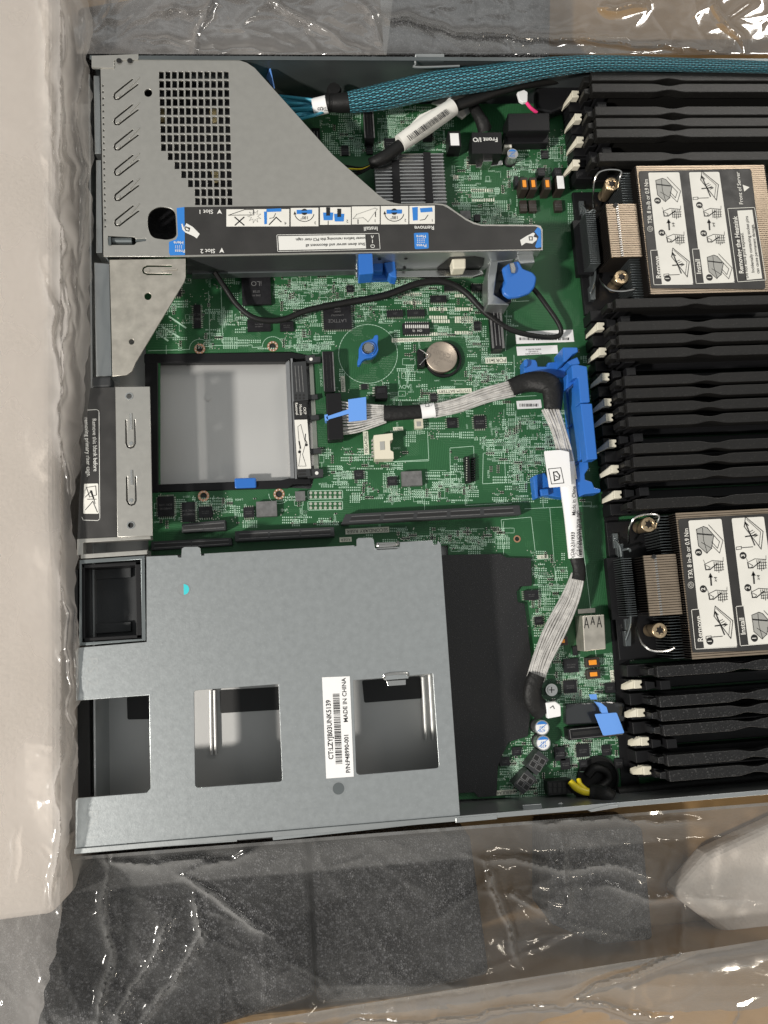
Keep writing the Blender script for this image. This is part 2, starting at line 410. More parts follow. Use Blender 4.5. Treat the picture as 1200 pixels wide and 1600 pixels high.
c5 = lambda x, y: (480 + x / 3, 420 + y / 3)
c6 = lambda x, y: (800 + x / 3, 440 + y / 3)
d1 = lambda x, y: (80 + x * .36667, 820 + y * .36667)
d2 = lambda x, y: (480 + x * .35, 820 + y * .35)
d3 = lambda x, y: (780 + x * .35, 820 + y * .35)
e2 = lambda x, y: (700 + x * .18333, 140 + y * .18333)
e4 = lambda x, y: (480 + x * .18333, 420 + y * .18333)
e8 = lambda x, y: (780 + x * .175, 520 + y * .175)
e7 = lambda x, y: (760 + x * .2, 1060 + y * .2)
RIM = 36.0; FLOOR = -7.0

# ================================================================== SETTING : box, foam
g = MB(); a = P(-260, -260, -60); b_ = P(1500, 1900, -60)
g.wprism([(a.x, b_.y), (b_.x, b_.y), (b_.x, a.y), (a.x, a.y)], -64, -60)
card = g.build('cardboard_floor', 'cardboard'); tag(card, kind='structure')
# ================================================================== CHASSIS
ch = thing('server_chassis', 'open flat galvanised steel server chassis lying in its packing, holding the green board', 'server chassis', P(600, 700, FLOOR - 1))
def wall_along(p0, p1, z0, z1, th=1.0, flange=2.6, inward=1):
    g = MB(); e = (p1 - p0).normalized(); n = Vector((-e.y, e.x, 0)) * inward
    a, b = p0, p1; t = n * th / 1000; f = n * flange / 1000
    g.wprism([a, b, b + t, a + t], z0, z1 - .5); g.wprism([a, b, b + f, a + f], z1 - .5, z1)
    return g
TL, TR = P(140, 88, RIM), P(1330, 90, RIM); BL, BR = P(116, 1334, RIM), P(1330, 1231, RIM)
yT = (TL.y + TR.y) / 2; yB = (BL.y + BR.y) / 2
TL.y = TR.y = yT; BL.y = BR.y = yB
g = MB(); g.wprism([(P(120, 700, FLOOR).x, yB), (TR.x, yB), (TR.x, yT), (P(120, 700, FLOOR).x, yT)], FLOOR - 1, FLOOR); g.build('base_plate', 'floor_steel', ch)
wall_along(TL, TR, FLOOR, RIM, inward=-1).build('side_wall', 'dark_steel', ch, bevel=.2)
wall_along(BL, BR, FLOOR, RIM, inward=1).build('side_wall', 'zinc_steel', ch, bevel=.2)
g = MB(); xr = P(128, 500, RIM).x
g.wprism([(xr, yB), (xr + .001, yB), (xr + .001, yT), (xr, yT)], FLOOR, 20); g.build('rear_wall', 'zinc_steel', ch)
# folded hooks on the two long rims
g = MB(); g.prism([(649, 84), (694, 84), (694, 92), (649, 92)], RIM - 3, RIM - .3); g.tube([(650, 86, RIM), (649, 100, RIM - 2), (652, 105, RIM - 2), (718, 103, RIM - 2)], .7, 8); g.build('latch_loop', 'zinc_steel', ch, smooth=True)
g = MB(); g.prism([(712, 1278), (777, 1273), (777, 1280), (712, 1286)], RIM - 4, RIM + .3); g.prism([e7(280, 990), e7(430, 980), e7(440, 1020), e7(290, 1035)], 24, 26); g.prism([e7(790, 1030), e7(960, 990), e7(1035, 985), e7(1030, 1010), e7(820, 1045)], RIM - 3, RIM + .6); g.cyl(*e7(580, 1000), 2, 20, 22); g.build('latch_tab', 'zinc_steel', ch, bevel=.3)
g = MB(); g.prism([(143, 87), (216, 84), (216, 93), (178, 94), (178, 106), (143, 105)], RIM - 1.5, RIM + .2)
g.build('corner_bracket', 'cage_steel', ch, bevel=.2)
g = MB(); [g.cyl(*c1(x, 103), 1.5, RIM + .2, RIM + .4, 0) for x in (197, 248)]; g.build('bracket_hole', 'ink_black', ch)
# rear details down the left side
g = MB(); g.prism([(146, 118), (156, 118), (158, 240), (148, 240)], 6, 24); g.prism([(150, 250), (158, 250), (160, 395), (150, 395)], 6, 22)
g.prism([(147, 410), (171, 412), (175, 588), (150, 588)], 8, 26); g.build('port_panel', 'zinc_steel', ch, bevel=.3)
g = MB(); g.prism([(143, 588), (173, 588), (173, 604), (143, 606)], 25, 34); g.build('release_lever', 'grey_plastic', ch, bevel=1.2)
g = MB(); g.prism([(120, 842), (235, 836), (236, 842), (130, 848), (130, 866), (120, 868)], 28, 34); g.prism([(126, 866), (230, 859), (230, 866), (126, 873)], 24, 34)
g.build('rear_rail', 'cage_steel', ch, bevel=.3)
for q_, za, zb in (([(100, 890), (122, 890), (122, 1005), (100, 1005)], 0, 26), ([(108, 1095), (140, 1092), (142, 1245), (108, 1248)], -6, 8)):
    g = MB(); g.prism(q_, za, zb); g.build('handle_recess', 'grey_plastic', ch, bevel=.4)

# ================================================================== CIRCUIT BOARD
bd = thing('circuit_board', 'green server motherboard crowded with chips, sockets and white print', 'circuit board', P(600, 600, 0))
outer = [(208, 164), (1330, 160), (1330, 1225), (700, 1250), (700, 852), (232, 868), (228, 556)]
x0 = P(208, 300, 0).x; x1 = P(1330, 600, 0).x
cut = roundpoly([(250, 553), (455, 549), (486, 556), (492, 742), (486, 764), (455, 762), (250, 770)], 4)
holes = [cut, circ(935, 1215, 32), circ(808, 842, 3.2), circ(312, 545, 4.6), circ(426, 541, 4.6), circ(318, 775, 4.6), circ(436, 772, 4.6)]
pcb = plate('board', 'board_green', outer, holes, 0, 1.6, bd, .1)
def ic(u0, v0, u1, v1, z=1.6, name='integrated_circuit', m='chip', legs=None, txt=None, mark=True):
    g = MB(); g.box(u0, v0, u1, v1, 0, z, 0)
    mm = [m, 'solder', 'chip_ink']
    a, b = P(u0, v0, z), P(u1, v1, z); w_, h_ = (b.x - a.x) * 1000, (a.y - b.y) * 1000
    if legs in ('v', 'b'):
        n = max(3, int(w_ / 1.15))
        for k in range(n):
            x = a.x + (k + .5) / n * (b.x - a.x)
            for y in (a.y + .0005, b.y - .0005): g.wprism([(x - .0002, y - .0006), (x + .0002, y - .0006), (x + .0002, y + .0006), (x - .0002, y + .0006)], 0, .35, 1)
    if legs in ('h', 'b'):
        n = max(3, int(h_ / 1.15))
        for k in range(n):
            y = b.y + (k + .5) / n * (a.y - b.y)
            for x in (a.x - .0005, b.x + .0005): g.wprism([(x - .0006, y - .0002), (x + .0006, y - .0002), (x + .0006, y + .0002), (x - .0006, y + .0002)], 0, .35, 1)
    if mark and w_ > 4:
        cu, cv = (u0 + u1) / 2, (v0 + v1) / 2
        for t, dv, s_ in (txt or (('K4A8G165', .12, h_ * .13), ('BCRC 2144', -.08, h_ * .13))):
            g.text(t, cu, cv + dv * (v1 - v0), z + .03, s_, 180, 2)
    return g.build(name, mm, bd, bevel=.12 if z < 6 else .3)
for a in [(377, 430, 424, 475, 2.4, 'integrated_circuit', 'chip', None, (('iLO', -.22, 4.4), ('5T38', -.22 + .28, 2), ('2046 A1', .2, 1.6))),
          (504, 473, 550, 513, 2.0, 'integrated_circuit', 'chip', 'b', (('LATTICE', .2, 3.0), ('LCMXO3LF', -.02, 1.6), ('6900C', -.16, 1.6), ('2236R', -.28, 1.4))),
          (386, 499, 423, 517, 1.4), (437, 502, 459, 517, 1.4), (541, 446, 552, 456, 1.2, 'integrated_circuit', 'chip', 'b'),
          (604, 485, 630, 494, 1.8, 'integrated_circuit', 'chip', 'v'), (636, 484, 664, 493, 1.8, 'integrated_circuit', 'chip', 'v'), (672, 462, 698, 471, 1.8, 'integrated_circuit', 'chip', 'v'),
          (694, 444, 720, 453, 1.8, 'integrated_circuit', 'chip', 'v'), (736, 444, 760, 453, 1.8, 'integrated_circuit', 'chip', 'v'), (740, 502, 751, 516, 1.2, 'integrated_circuit', 'chip', 'b'),
          (698, 653, 715, 668, 1.2, 'integrated_circuit', 'chip', 'h'), (740, 650, 759, 669, 1.4, 'integrated_circuit', 'chip', 'b'), (672, 615, 683, 627, 1.2, 'integrated_circuit', 'chip', 'b'),
          (553, 735, 568, 748, 1.4, 'integrated_circuit', 'chip', 'h'), (564, 600, 574, 608, 1.2, 'integrated_circuit', 'chip', 'h'),
          (605, 745, 621, 758, 1.6, 'integrated_circuit', 'chip'), (380, 793, 397, 808, 1.6, 'integrated_circuit', 'chip', 'v'), (284, 785, 305, 815, 1.4, 'integrated_circuit', 'chip', 'h'),
          (302, 476, 314, 512, 1.4, 'integrated_circuit', 'chip', 'h'), (845, 235, 857, 247, 1.2), (812, 313, 824, 330, 3, 'integrated_circuit', 'coil_brown'), (826, 313, 839, 330, 3, 'integrated_circuit', 'coil_brown'), (866, 313, 879, 329, 3, 'integrated_circuit', 'coil_brown'),
          (533, 227, 545, 242, 1.4, 'integrated_circuit', 'chip', 'h'), (572, 227, 583, 240, 1.4), (719, 329, 736, 342, 3, 'integrated_circuit', 'ferrite'), (741, 335, 751, 345, 2),
          (819, 923, 842, 937, 2.4, 'integrated_circuit', 'chip', 'h'), (835, 964, 849, 976, 1.2, 'integrated_circuit', 'chip', 'b'), (866, 1168, 884, 1188, 2), (876, 1186, 892, 1202, 2), (780, 1184, 797, 1196, 2),
          (880, 1030, 905, 1050, 1.6), (940, 1165, 955, 1180, 1.2), (804, 275, 811, 290, 5), (900, 1164, 922, 1182, 1.6, 'integrated_circuit', 'chip', 'b'), (905, 1188, 918, 1198, 1.4), (960, 1186, 974, 1200, 1.6), (880, 1064, 902, 1082, 1.6, 'integrated_circuit', 'chip', 'b'), (945, 1068, 962, 1082, 1.6), (800, 1168, 815, 1180, 1.4), (895, 1010, 903, 1024, 2), (246, 776, 272, 806, 1.5, 'integrated_circuit', 'chip', 'b'), (310, 792, 332, 808, 1.5, 'integrated_circuit', 'chip', 'v'), (255, 440, 282, 462, 1.6, 'integrated_circuit', 'chip', 'b'), (600, 216, 618, 232, 1.5, 'integrated_circuit', 'chip', 'b'), (660, 205, 676, 220, 1.5), (510, 262, 528, 280, 1.5), (840, 262, 852, 274, 6), (866, 262, 878, 274, 6)]:  # several lower-right chips are added to darken the board where shade falls
    ic(*a[:5], **dict(zip(('name', 'm', 'legs', 'txt'), a[5:])))
for a in [(627, 737, 660, 758, 4, 'ferrite'), (400, 784, 433, 806, 4, 'ferrite'), (461, 768, 477, 782, 3, 'ferrite')]:
    ic(*a[:5], name='inductor', m=a[5], txt=(('R22', .15, 3.), ('2314', -.22, 2.2)))
# dip switch
g = MB(); g.box(629, 505, 672, 520, 0, 3, 0)
for k in range(12):
    u = 633 + k * 3.15; g.box(u, 507.5, u + 1.9, 512.5, 3, 3.5, 1)
    g.box(u, 502.8, u + 1.5, 504.6, 0, .5, 1); g.box(u, 521, u + 1.5, 524.5, 0, .5, 1)
g.text('ON  12', 652, 516.5, 3.05, 1.9, 180, 1); g.build('dip_switch', ['chip', 'print_white'], bd)
# coin cell holder
g = MB(); g.ring(693, 561, 10.0, 11.5, 0, 2.6, 0); g.box(652, 546, 664, 572, 0, 6, 0); g.tube([(655, 545, 6.5), (664, 551, 7.4), (668, 556, 7.6), (663, 562, 7.4), (656, 570, 6.5)], .35, 6, 1); g.build('battery_holder', ['black_plastic', 'chrome'], bd, bevel=.3)
# slim vertical sockets
def slim(u0, v0, u1, v1, z=9, name='slim_socket'):
    g = MB(); g.box(u0, v0, u1, v1, 0, z, 0); w_ = (u1 - u0)
    g.box(u0 + w_ * .28, v0 + 5, u0 + w_ * .42, v1 - 5, z, z + .15, 1); g.box(u0 + w_ * .6, v0 + 5, u0 + w_ * .74, v1 - 5, z, z + .15, 1)
    g.box(u0 + w_ * .02, v0 + 1, u0 + w_ * .12, v1 - 1, z, z + .2, 2); g.box(u0 + w_ * .88, v0 + 1, u0 + w_ * .96, v1 - 1, z, z + .2, 2)
    return g.build(name, ['black_plastic', 'ferrite', 'ferrite'], bd, bevel=.25)
slim(504, 549, 523, 612); slim(767, 484, 786, 545); slim(568, 170, 585, 216); slim(486, 200, 501, 226, 6)
# small power and fan headers
g = MB(); g.box(586, 603, 606, 622, 0, 7, 0); g.box(589, 606, 603, 614, 7, 7.3, 1)
for k in range(4): g.box(582, 605 + k * 4, 586, 607 + k * 4, 0, 1, 2)
g.build('fan_header', ['black_plastic', 'chip', 'solder'], bd, bevel=.3)
g = MB(); g.prism([c5(312, 780), c5(400, 770), c5(402, 800), c5(388, 806), c5(390, 850), c5(404, 858), c5(406, 890), c5(318, 892)], 0, 9, 0)
g.prism([c5(340, 810), c5(362, 808), c5(364, 848), c5(342, 850)], 9, 9.3, 1)
for k in range(5): g.box(*c5(302, 800 + k * 18), *c5(316, 806 + k * 18), 0, 4, 1)
g.build('white_connector', ['cream_plastic', 'ink_grey'], bd, bevel=.35)
g = MB(); g.box(*c5(503, 703), *c5(545, 745), 0, 4, 0); g.box(*c5(512, 716), *c5(534, 738), 4, 4.2, 1); g.build('white_connector', ['cream_plastic', 'ink_grey'], bd, bevel=.3)
g = MB(); g.box(*c5(738, 880), *c5(768, 1000), 0, 6, 0)
for k in range(10): g.box(*c5(770, 885 + k * 11.5), *c5(790, 890 + k * 11.5), 0, 2.5, 0); g.box(*c5(745, 885 + k * 11.5), *c5(750, 890 + k * 11.5), 6, 6.2, 1)
g.build('pin_header', ['black_plastic', 'solder'], bd)
for v0 in (767, 784):
    g = MB(); g.line([(481, v0), (535, v0 - 1), (535.5, v0 + 12), (481.5, v0 + 13), (481, v0)], .35, .08, 1)
    for k in range(7):
        for j in (0, 1): g.cyl(485.5 + k * 7.6, v0 + 3.2 + j * 6.4, .95, 0, .25, 0, 8)
    g.build('pin_field', ['solder', 'silk'], bd)
# long card sockets
def card_socket(pts, z, divs, name='card_socket'):
    g = MB(); g.prism(pts, 0, z, 0)
    (ax, ay), (bx, by), (cx, cy), (dx, dy) = pts
    L_ = lambda s, t: ((ax * (1 - s) + bx * s) * (1 - t) + (dx * (1 - s) + cx * s) * t, (ay * (1 - s) + by * s) * (1 - t) + (dy * (1 - s) + cy * s) * t)
    for i in range(divs):
        s0, s1 = .03 + i * .94 / divs + .012, .03 + (i + 1) * .94 / divs - .012
        g.flat([L_(s0, .38), L_(s1, .38), L_(s1, .66), L_(s0, .66)], z + .12, 1)
        for t in (.28, .76): g.line([L_(s0, t), L_(s1, t)], .35, z + .12, 2)
    return g.build(name, ['grey_plastic', 'ink_black', 'ferrite'], bd, bevel=.4)
card_socket([(540, 803), (812, 789), (815, 804), (533, 819)], 8, 5)
card_socket([(367, 830), (522, 823), (523, 838), (367, 846)], 9, 3)
card_socket([(236, 846), (362, 840), (363, 852), (236, 860)], 4, 2)
card_socket([(284, 818), (352, 812), (353, 828), (284, 832)], 7, 2)
# power stages by the memory
for (u0, v0, u1, v1), t in zip([(813, 277, 826, 296), (827, 277, 840, 296), (849, 277, 862, 296), (869, 274, 883, 295)], 'ooow'):
    g = MB(); g.box(u0, v0, u1, v1, 0, 11, 0)
    if t == 'o': g.box(u0 + 3.2, v0 + 4, u1 - 3, v1 - 4, 11, 11.6, 1)
    else: g.box(u0 + .6, v0 + .6, u1 - .6, v1 - .6, 11, 11.4, 2)
    g.build('power_inductor', ['coil_brown', 'orange_part', 'paper_white'], bd, bevel=.3)
for (u0, v0, u1, v1) in [(915, 1028, 938, 1042), (917, 1047, 939, 1060), (872, 995, 888, 1008)]:
    g = MB(); g.box(u0, v0, u1, v1, 0, 4, 0); g.box(u0 + 5, v0 + 3.5, u1 - 5, v1 - 3.5, 4, 4.6, 1); g.build('power_inductor', ['coil_brown', 'orange_part'], bd, bevel=.3)
def capacitor(u, v, r, z, top='paper_white', blue=True):
    g = MB(); g.cyl(u, v, r, 0, z - .6, 0); g.cyl(u, v, r, z - .6, z, 0, r0=r, zr=z); g.cyl(u, v, r * .86, z, z + .1, 1); g.cyl(u, v, r * 1.12, 0, 1, 2, zr=z)
    c = P(u, v, z + .2)
    if blue:
        k = [(c.x + r * .85 / 1000 * math.cos(t), c.y + r * .85 / 1000 * math.sin(t), c.z) for t in [math.pi * (.17 + .66 * i / 8) for i in range(9)]]
        g.add(k, [tuple(range(9))], 3)
        g.line([(u - r * 1.6, v + r * 1.3), (u + r * 1.6, v - r * 1.3)], .35, z + .2, 3); g.text('470', u, v + r, z + .21, r * .6, 180, 3); g.text('16V', u, v - .2 * r, z + .21, r * .5, 180, 3)
    return g.build('capacitor', ['aluminium', top, 'black_plastic', 'blue_print'], bd, smooth=True)
capacitor(847, 1137, 4.3, 9); capacitor(849, 1161, 4.3, 9); capacitor(801, 240, 3.6, 9, 'aluminium')
g = MB(); g.box(700, 205, 721, 229, 0, 11, 0); g.box(703, 208, 718, 227, 11, 11.3, 1); g.build('power_plug_socket', ['black_plastic', 'paper_white'], bd, bevel=.3)
g = MB(); g.box(787, 218, 800, 230, 0, 8, 0); g.build('white_header', ['white_plastic'], bd, bevel=.3)
# USB shell
g = MB(); g.prism([(910, 962), (944, 960), (947, 1014), (913, 1018)], 0, 14, 0)
g.flat([(903, 952), (930, 950), (930, 957), (903, 959)], .4, 0)
for k in range(3):
    u = 916 + k * 10; v = 965 - k * .7; s_ = 1 if k != 1 else .7
    g.line([(u - 2.5, v + 16 * s_), (u, v), (u + 4 * s_, v + 16 * s_)], .5, 14.1, 1); g.line([(u - 1.5, v + 11 * s_), (u + 2.5, v + 11 * s_)], .5, 14.1, 1)
g.build('usb_socket', ['spangle_steel', 'ink_black'], bd, bevel=.5)
# square four way power plugs, ten way plug, low socket
for u, v, an in ((840, 1192, 55), (821, 1222, 50)):
    g = MB(); g.rbox(u, v, 11.5, 8, an - 10, 0, 10, 0)
    c = P(u, v, 10)
    for i in (-1, 1):
        for j in (-1, 1):
            x = (i * 2 * math.cos(R(an)) - j * 2 * math.sin(R(an))); y = (i * 2 * math.sin(R(an)) + j * 2 * math.cos(R(an)))
            r2 = MB(); cc = (c.x + x / 1000, c.y + y / 1000)
            for (w_, mi, zz) in ((3.5, 2, .08), (2.7, 1, .16)):
                q = [(cc[0] + (p * math.cos(R(an)) - q_ * math.sin(R(an))) * w_ / 2000, cc[1] + (p * math.sin(R(an)) + q_ * math.cos(R(an))) * w_ / 2000, (10 + zz) / 1000) for p, q_ in ((-1, -1), (1, -1), (1, 1), (-1, 1))]
                g.add(q, [(0, 1, 2, 3)], mi)
    g.build('power_socket', ['grey_plastic', 'ink_black', 'ferrite'], bd)
g = MB(); g.box(855, 1221, 894, 1240, 0, 8, 0)
for i in range(5):
    for j in range(2): g.box(857 + i * 7.4, 1223 + j * 8.5, 862.5 + i * 7.4, 1230 + j * 8.5, 8, 8.12, 1)
g.build('power_socket', ['black_plastic', 'ink_black'], bd, bevel=.3)
g = MB(); g.prism([(887, 1139), (973, 1131), (975, 1149), (889, 1157)], 0, 8, 0); g.line([(890, 1140), (972, 1132.5), (973.5, 1147), (892, 1155), (890, 1140)], .35, 8.1, 1); g.prism([(894, 1144), (968, 1136), (969, 1142), (895, 1150)], 8, 8.15, 2)
g.build('slim_socket', ['black_plastic', 'ferrite', 'ink_black'], bd)
g = MB(); g.prism(roundpoly([(884, 1100), (950, 1096), (976, 1098), (978, 1128), (884, 1133)], 4), 0, 6, 0); g.build('socket_cover', 'smoked_film', bd, bevel=.8)
# mounting holes
for u, v in ((312, 545), (426, 541), (318, 775), (436, 772)):
    g = MB(); g.ring(u, v, 2.0, 3.3, -.5, .2, 0)
    for k in range(9):
        a = k * 2 * math.pi / 9; c = P(u, v, .3); g.add([(c.x + .0027 * math.cos(a) + .00035 * math.cos(t), c.y + .0027 * math.sin(a) + .00035 * math.sin(t), c.z) for t in (0, 1, 2, 3, 4, 5)], [(0, 1, 2, 3, 4, 5)], 1)
    g.cyl(u, v, 2.0, -3, -.6, 2); g.build('mounting_hole', ['copper', 'print_white', 'ink_black'], bd)
g = MB(); g.ring(808, 842, 1.4, 2.2, -.5, .3, 0); g.cyl(808, 842, 1.4, -3, -.6, 1); g.build('mounting_hole', ['copper', 'ink_black'], bd)
g = MB(); g.cyl(862, 1078, 6.6, 0, .1, 0); g.cyl(862, 1078, 3.6, .1, 2.0, 1); g.cyl(862, 1078, 2.3, 2, 3, 1)
g.line([(858, 1078), (866, 1078)], .5, 3.1, 2); g.line([(862, 1074), (862, 1082)], .5, 3.1, 2); g.build('board_screw', ['dark_green', 'chrome', 'ink_black'], bd, smooth=True)
# stickers on the board
def barcode(g, u0, v0, u1, v1, z, mi, n=38, vert=False, wfac=1.):
    t = 0; rnd = random.Random(int(u0 * 7 + v0)); tot = u1 - u0 if not vert else v1 - v0; k = tot / (n * 2.6)
    x = 0
    while x < tot - k * 3:
        wd = rnd.choice((1, 1, 2, 3)) * k
        if vert: g.flat([(u0, v0 + x), (u1, v0 + x), (u1, v0 + x + wd), (u0, v0 + x + wd)], z, mi)
        else: g.flat([(u0 + x, v0), (u0 + x + wd, v0), (u0 + x + wd, v1), (u0 + x, v1)], z, mi)
        x += wd + rnd.choice((1, 1, 2)) * k
for pts, kind_ in (([c6(15, 235), c6(285, 225), c6(292, 282), c6(20, 292)], 0), ([c6(20, 305), c6(212, 298), c6(216, 337), c6(25, 347)], 1), ([c6(20, 560), c6(135, 553), c6(140, 592), c6(25, 598)], 2)):
    g = MB(); g.flat(pts, .15, 0); (u0, v0), (u1, v1) = pts[0], pts[2]
    if kind_ == 0: barcode(g, u0 + 6, v0 + 9, u1 - 6, v1 - 2.5, .25, 1, 34); g.text('7CE313P0ML  878645-001', (u0 + u1) / 2, v0 + 5, .25, 2.0, 180, 1)
    if kind_ == 1:
        for k, t in enumerate(('878945-003 REV B', '017895-002', 'PCAXV0ARCJL0FX')): g.text(t, (u0 + u1) / 2 - 6, v0 + 4 + k * 3.4, .25, 1.3, 180, 1)
    if kind_ == 2: barcode(g, u0 + 5, v0 + 4, u1 - 4, v1 - 2, .25, 1, 20)
    g.build('barcode_sticker', ['paper_white', 'ink_black'], bd)

# ---- silkscreen print and tiny surface parts
sk = MB(); sm = MB()
def blocked(u, v):
    if 246 < u < 494 and 546 < v < 770: return True
    if (u - 575) ** 2 + (v - 553) ** 2 < 47 ** 2: return True
    if u < 700 and v > 848: return True
    if (u - 935) ** 2 + (v - 1215) ** 2 < 38 ** 2: return True
    if 640 < u < 760 and 690 < v < 735 and not (700 < u < 730): return random.random() < .85
    return False
KEEP = [(377, 430, 424, 475), (504, 473, 550, 513), (386, 499, 423, 517), (437, 502, 459, 517), (604, 483, 664, 496), (628, 503, 673, 524), (663, 530, 722, 592), (580, 678, 617, 720), (626, 736, 662, 760), (530, 786, 818, 822), (804, 512, 900, 556),
        (804, 624, 848, 642), (565, 165, 588, 220), (502, 546, 526, 616), (764, 482, 789, 548), (588, 236, 702, 320), (697, 204, 724, 245), (738, 203, 788, 265), (480, 765, 538, 798), (360, 822, 526, 850), (400, 784, 433, 806), (810, 270, 885, 332), (735, 648, 762, 672), (696, 650, 718, 670), (725, 710, 748, 755), (908, 958, 950, 1020)]
def keep(u, v):
    for a in KEEP:
        if a[0] - 2 < u < a[2] + 2 and a[1] - 2 < v < a[3] + 2: return True
    return blocked(u, v)
def field(u0, v0, u1, v1, dens, seed, bright=0):
    rnd = random.Random(seed); area_ = (u1 - u0) * (v1 - v0); n = int(area_ * dens / 72)
    for _ in range(n):
        u = rnd.uniform(u0, u1); v = rnd.uniform(v0, v1); t = rnd.random()
        if keep(u, v): continue
        if t < .34:       # little block of footprints
            nx, ny = rnd.randint(2, 7), rnd.randint(1, 3); ver = rnd.random() < .55; pw, ph = (1.9, 4.4) if ver else (4.4, 2.1)
            for i in range(nx):
                for j in range(ny):
                    a, b = u + i * (pw + 1.5), v + j * (ph + 2.0)
                    if keep(a, b) or a > u1 + 6 or b > v1 + 6: continue
                    if ver: sk.flat([(a, b), (a + pw, b), (a + pw, b + ph * .36), (a, b + ph * .36)], .1, 0); sk.flat([(a, b + ph * .64), (a + pw, b + ph * .64), (a + pw, b + ph), (a, b + ph)], .1, 0)
                    else: sk.flat([(a, b), (a + pw * .36, b), (a + pw * .36, b + ph), (a, b + ph)], .1, 0); sk.flat([(a + pw * .64, b), (a + pw, b), (a + pw, b + ph), (a + pw * .64, b + ph)], .1, 0)
        elif t < .56:     # designator lettering
            sk.text(rnd.choice('RCUQLDJ') + str(rnd.randint(1, 9999)), u, v, .1, rnd.choice((1.4, 1.6, 1.9)), rnd.choice((180, 180, 90)), 0)
        elif t < .70:     # populated chip resistors
            ver = rnd.random() < .5
            for i in range(rnd.randint(1, 4)):
                a, b = (u + i * 3.4, v) if ver else (u, v + i * 3.4)
                if keep(a, b): continue
                w2, h2 = (.5, 1.) if ver else (1., .5)
                c = P(a, b, .5); x, y = c.x, c.y
                body = rnd.choice((0, 0, 3)); q = .55
                sm.wprism([(x - w2 * .0008, y - h2 * .0008), (x + w2 * .0008, y - h2 * .0008), (x + w2 * .0008, y + h2 * .0008), (x - w2 * .0008, y + h2 * .0008)], 0, .45, 1)
                if ver: sm.wprism([(x - .0004, y - .0005), (x + .0004, y - .0005), (x + .0004, y + .0005), (x - .0004, y + .0005)], .4, .52, body)
                else: sm.wprism([(x - .0005, y - .0004), (x + .0005, y - .0004), (x + .0005, y + .0004), (x - .0005, y + .0004)], .4, .52, body)
        elif t < .90:     # vias
            for i in range(rnd.randint(2, 8)):
                a, b = u + rnd.uniform(-9, 9), v + rnd.uniform(-7, 7)
                if keep(a, b): continue
                c = P(a, b, .08); r_ = .00032; sk.add([(c.x + r_ * x, c.y + r_ * y, c.z) for x, y in ((1, 0), (.5, .87), (-.5, .87), (-1, 0), (-.5, -.87), (.5, -.87))], [(0, 1, 2, 3, 4, 5)], 1)
        elif t < .96:     # outline
            wu, hv = rnd.uniform(5, 20), rnd.uniform(4, 12)
            if not keep(u + wu, v + hv): sk.line([(u, v), (u + wu, v), (u + wu, v + hv), (u, v + hv), (u, v)], .22, .07, 0)
        else:
            sk.line([(u, v), (u + rnd.choice((-1, 1)) * rnd.uniform(8, 26), v)] if rnd.random() < .6 else [(u, v), (u, v + rnd.uniform(6, 22))], .22, .07, 0)
for i, a in enumerate([(500, 165, 700, 236, 1.1), (590, 190, 700, 238, 1.2), (722, 235, 810, 270, 1.1), (690, 248, 810, 348, .9), (800, 205, 888, 270, .8), (806, 330, 886, 345, .3), (880, 290, 908, 345, .8),
                       (424, 430, 504, 476, 1.5), (430, 476, 504, 540, .9), (500, 432, 660, 474, 1.3), (550, 470, 606, 505, 1.2), (606, 440, 780, 530, .55), (720, 440, 800, 530, .5), (470, 512, 520, 545, .9),
                       (240, 420, 380, 470, .5), (240, 470, 380, 545, .55), (380, 515, 480, 550, .2), (612, 530, 665, 590, .5), (620, 575, 800, 605, 1.0), (720, 520, 770, 590, 1.0), (770, 555, 830, 610, .6),
                       (524, 575, 600, 620, .6), (600, 600, 680, 640, .6), (680, 606, 800, 650, .6), (615, 650, 730, 690, .35), (760, 650, 806, 800, .6), (800, 640, 880, 780, 1.25), (740, 668, 800, 720, .6), (495, 700, 620, 800, .7),
                       (610, 700, 730, 738, .5), (580, 758, 740, 795, 1.1), (660, 735, 730, 770, .8), (240, 775, 400, 818, .7), (433, 770, 482, 815, .7), (440, 800, 540, 826, .6), (560, 822, 630, 846, .7), (628, 824, 790, 848, 1.5), (700, 848, 790, 864, .5), (830, 860, 880, 1040, .9), (835, 1020, 1000, 1100, .85),
                       (790, 1140, 836, 1240, 1.0), (866, 1040, 985, 1100, .9), (880, 1150, 1000, 1240, 1.0), (780, 1170, 850, 1240, .8), (862, 1150, 905, 1218, 1.0), (850, 780, 930, 800, .15), (900, 530, 930, 560, .4), (900, 540, 915, 760, .3)]):
    field(*a, seed=i + 11)
def pads(u0, v0, n, du, dv=0, w_=1.0, h_=2.2, mi=2):
    for k in range(n): c = P(u0 + k * du, v0 + k * dv, .1); sk.add([(c.x + x * w_ / 2000, c.y + y * h_ / 2000, c.z) for x, y in ((-1, -1), (1, -1), (1, 1), (-1, 1))], [(0, 1, 2, 3)], mi)
for u, v in ((632, 460), (632, 473), (672, 483), (672, 496), (676, 502), (672, 522), (712, 462), (712, 483), (712, 497), (712, 502), (712, 520)): pads(u, v, 8, 3.6)
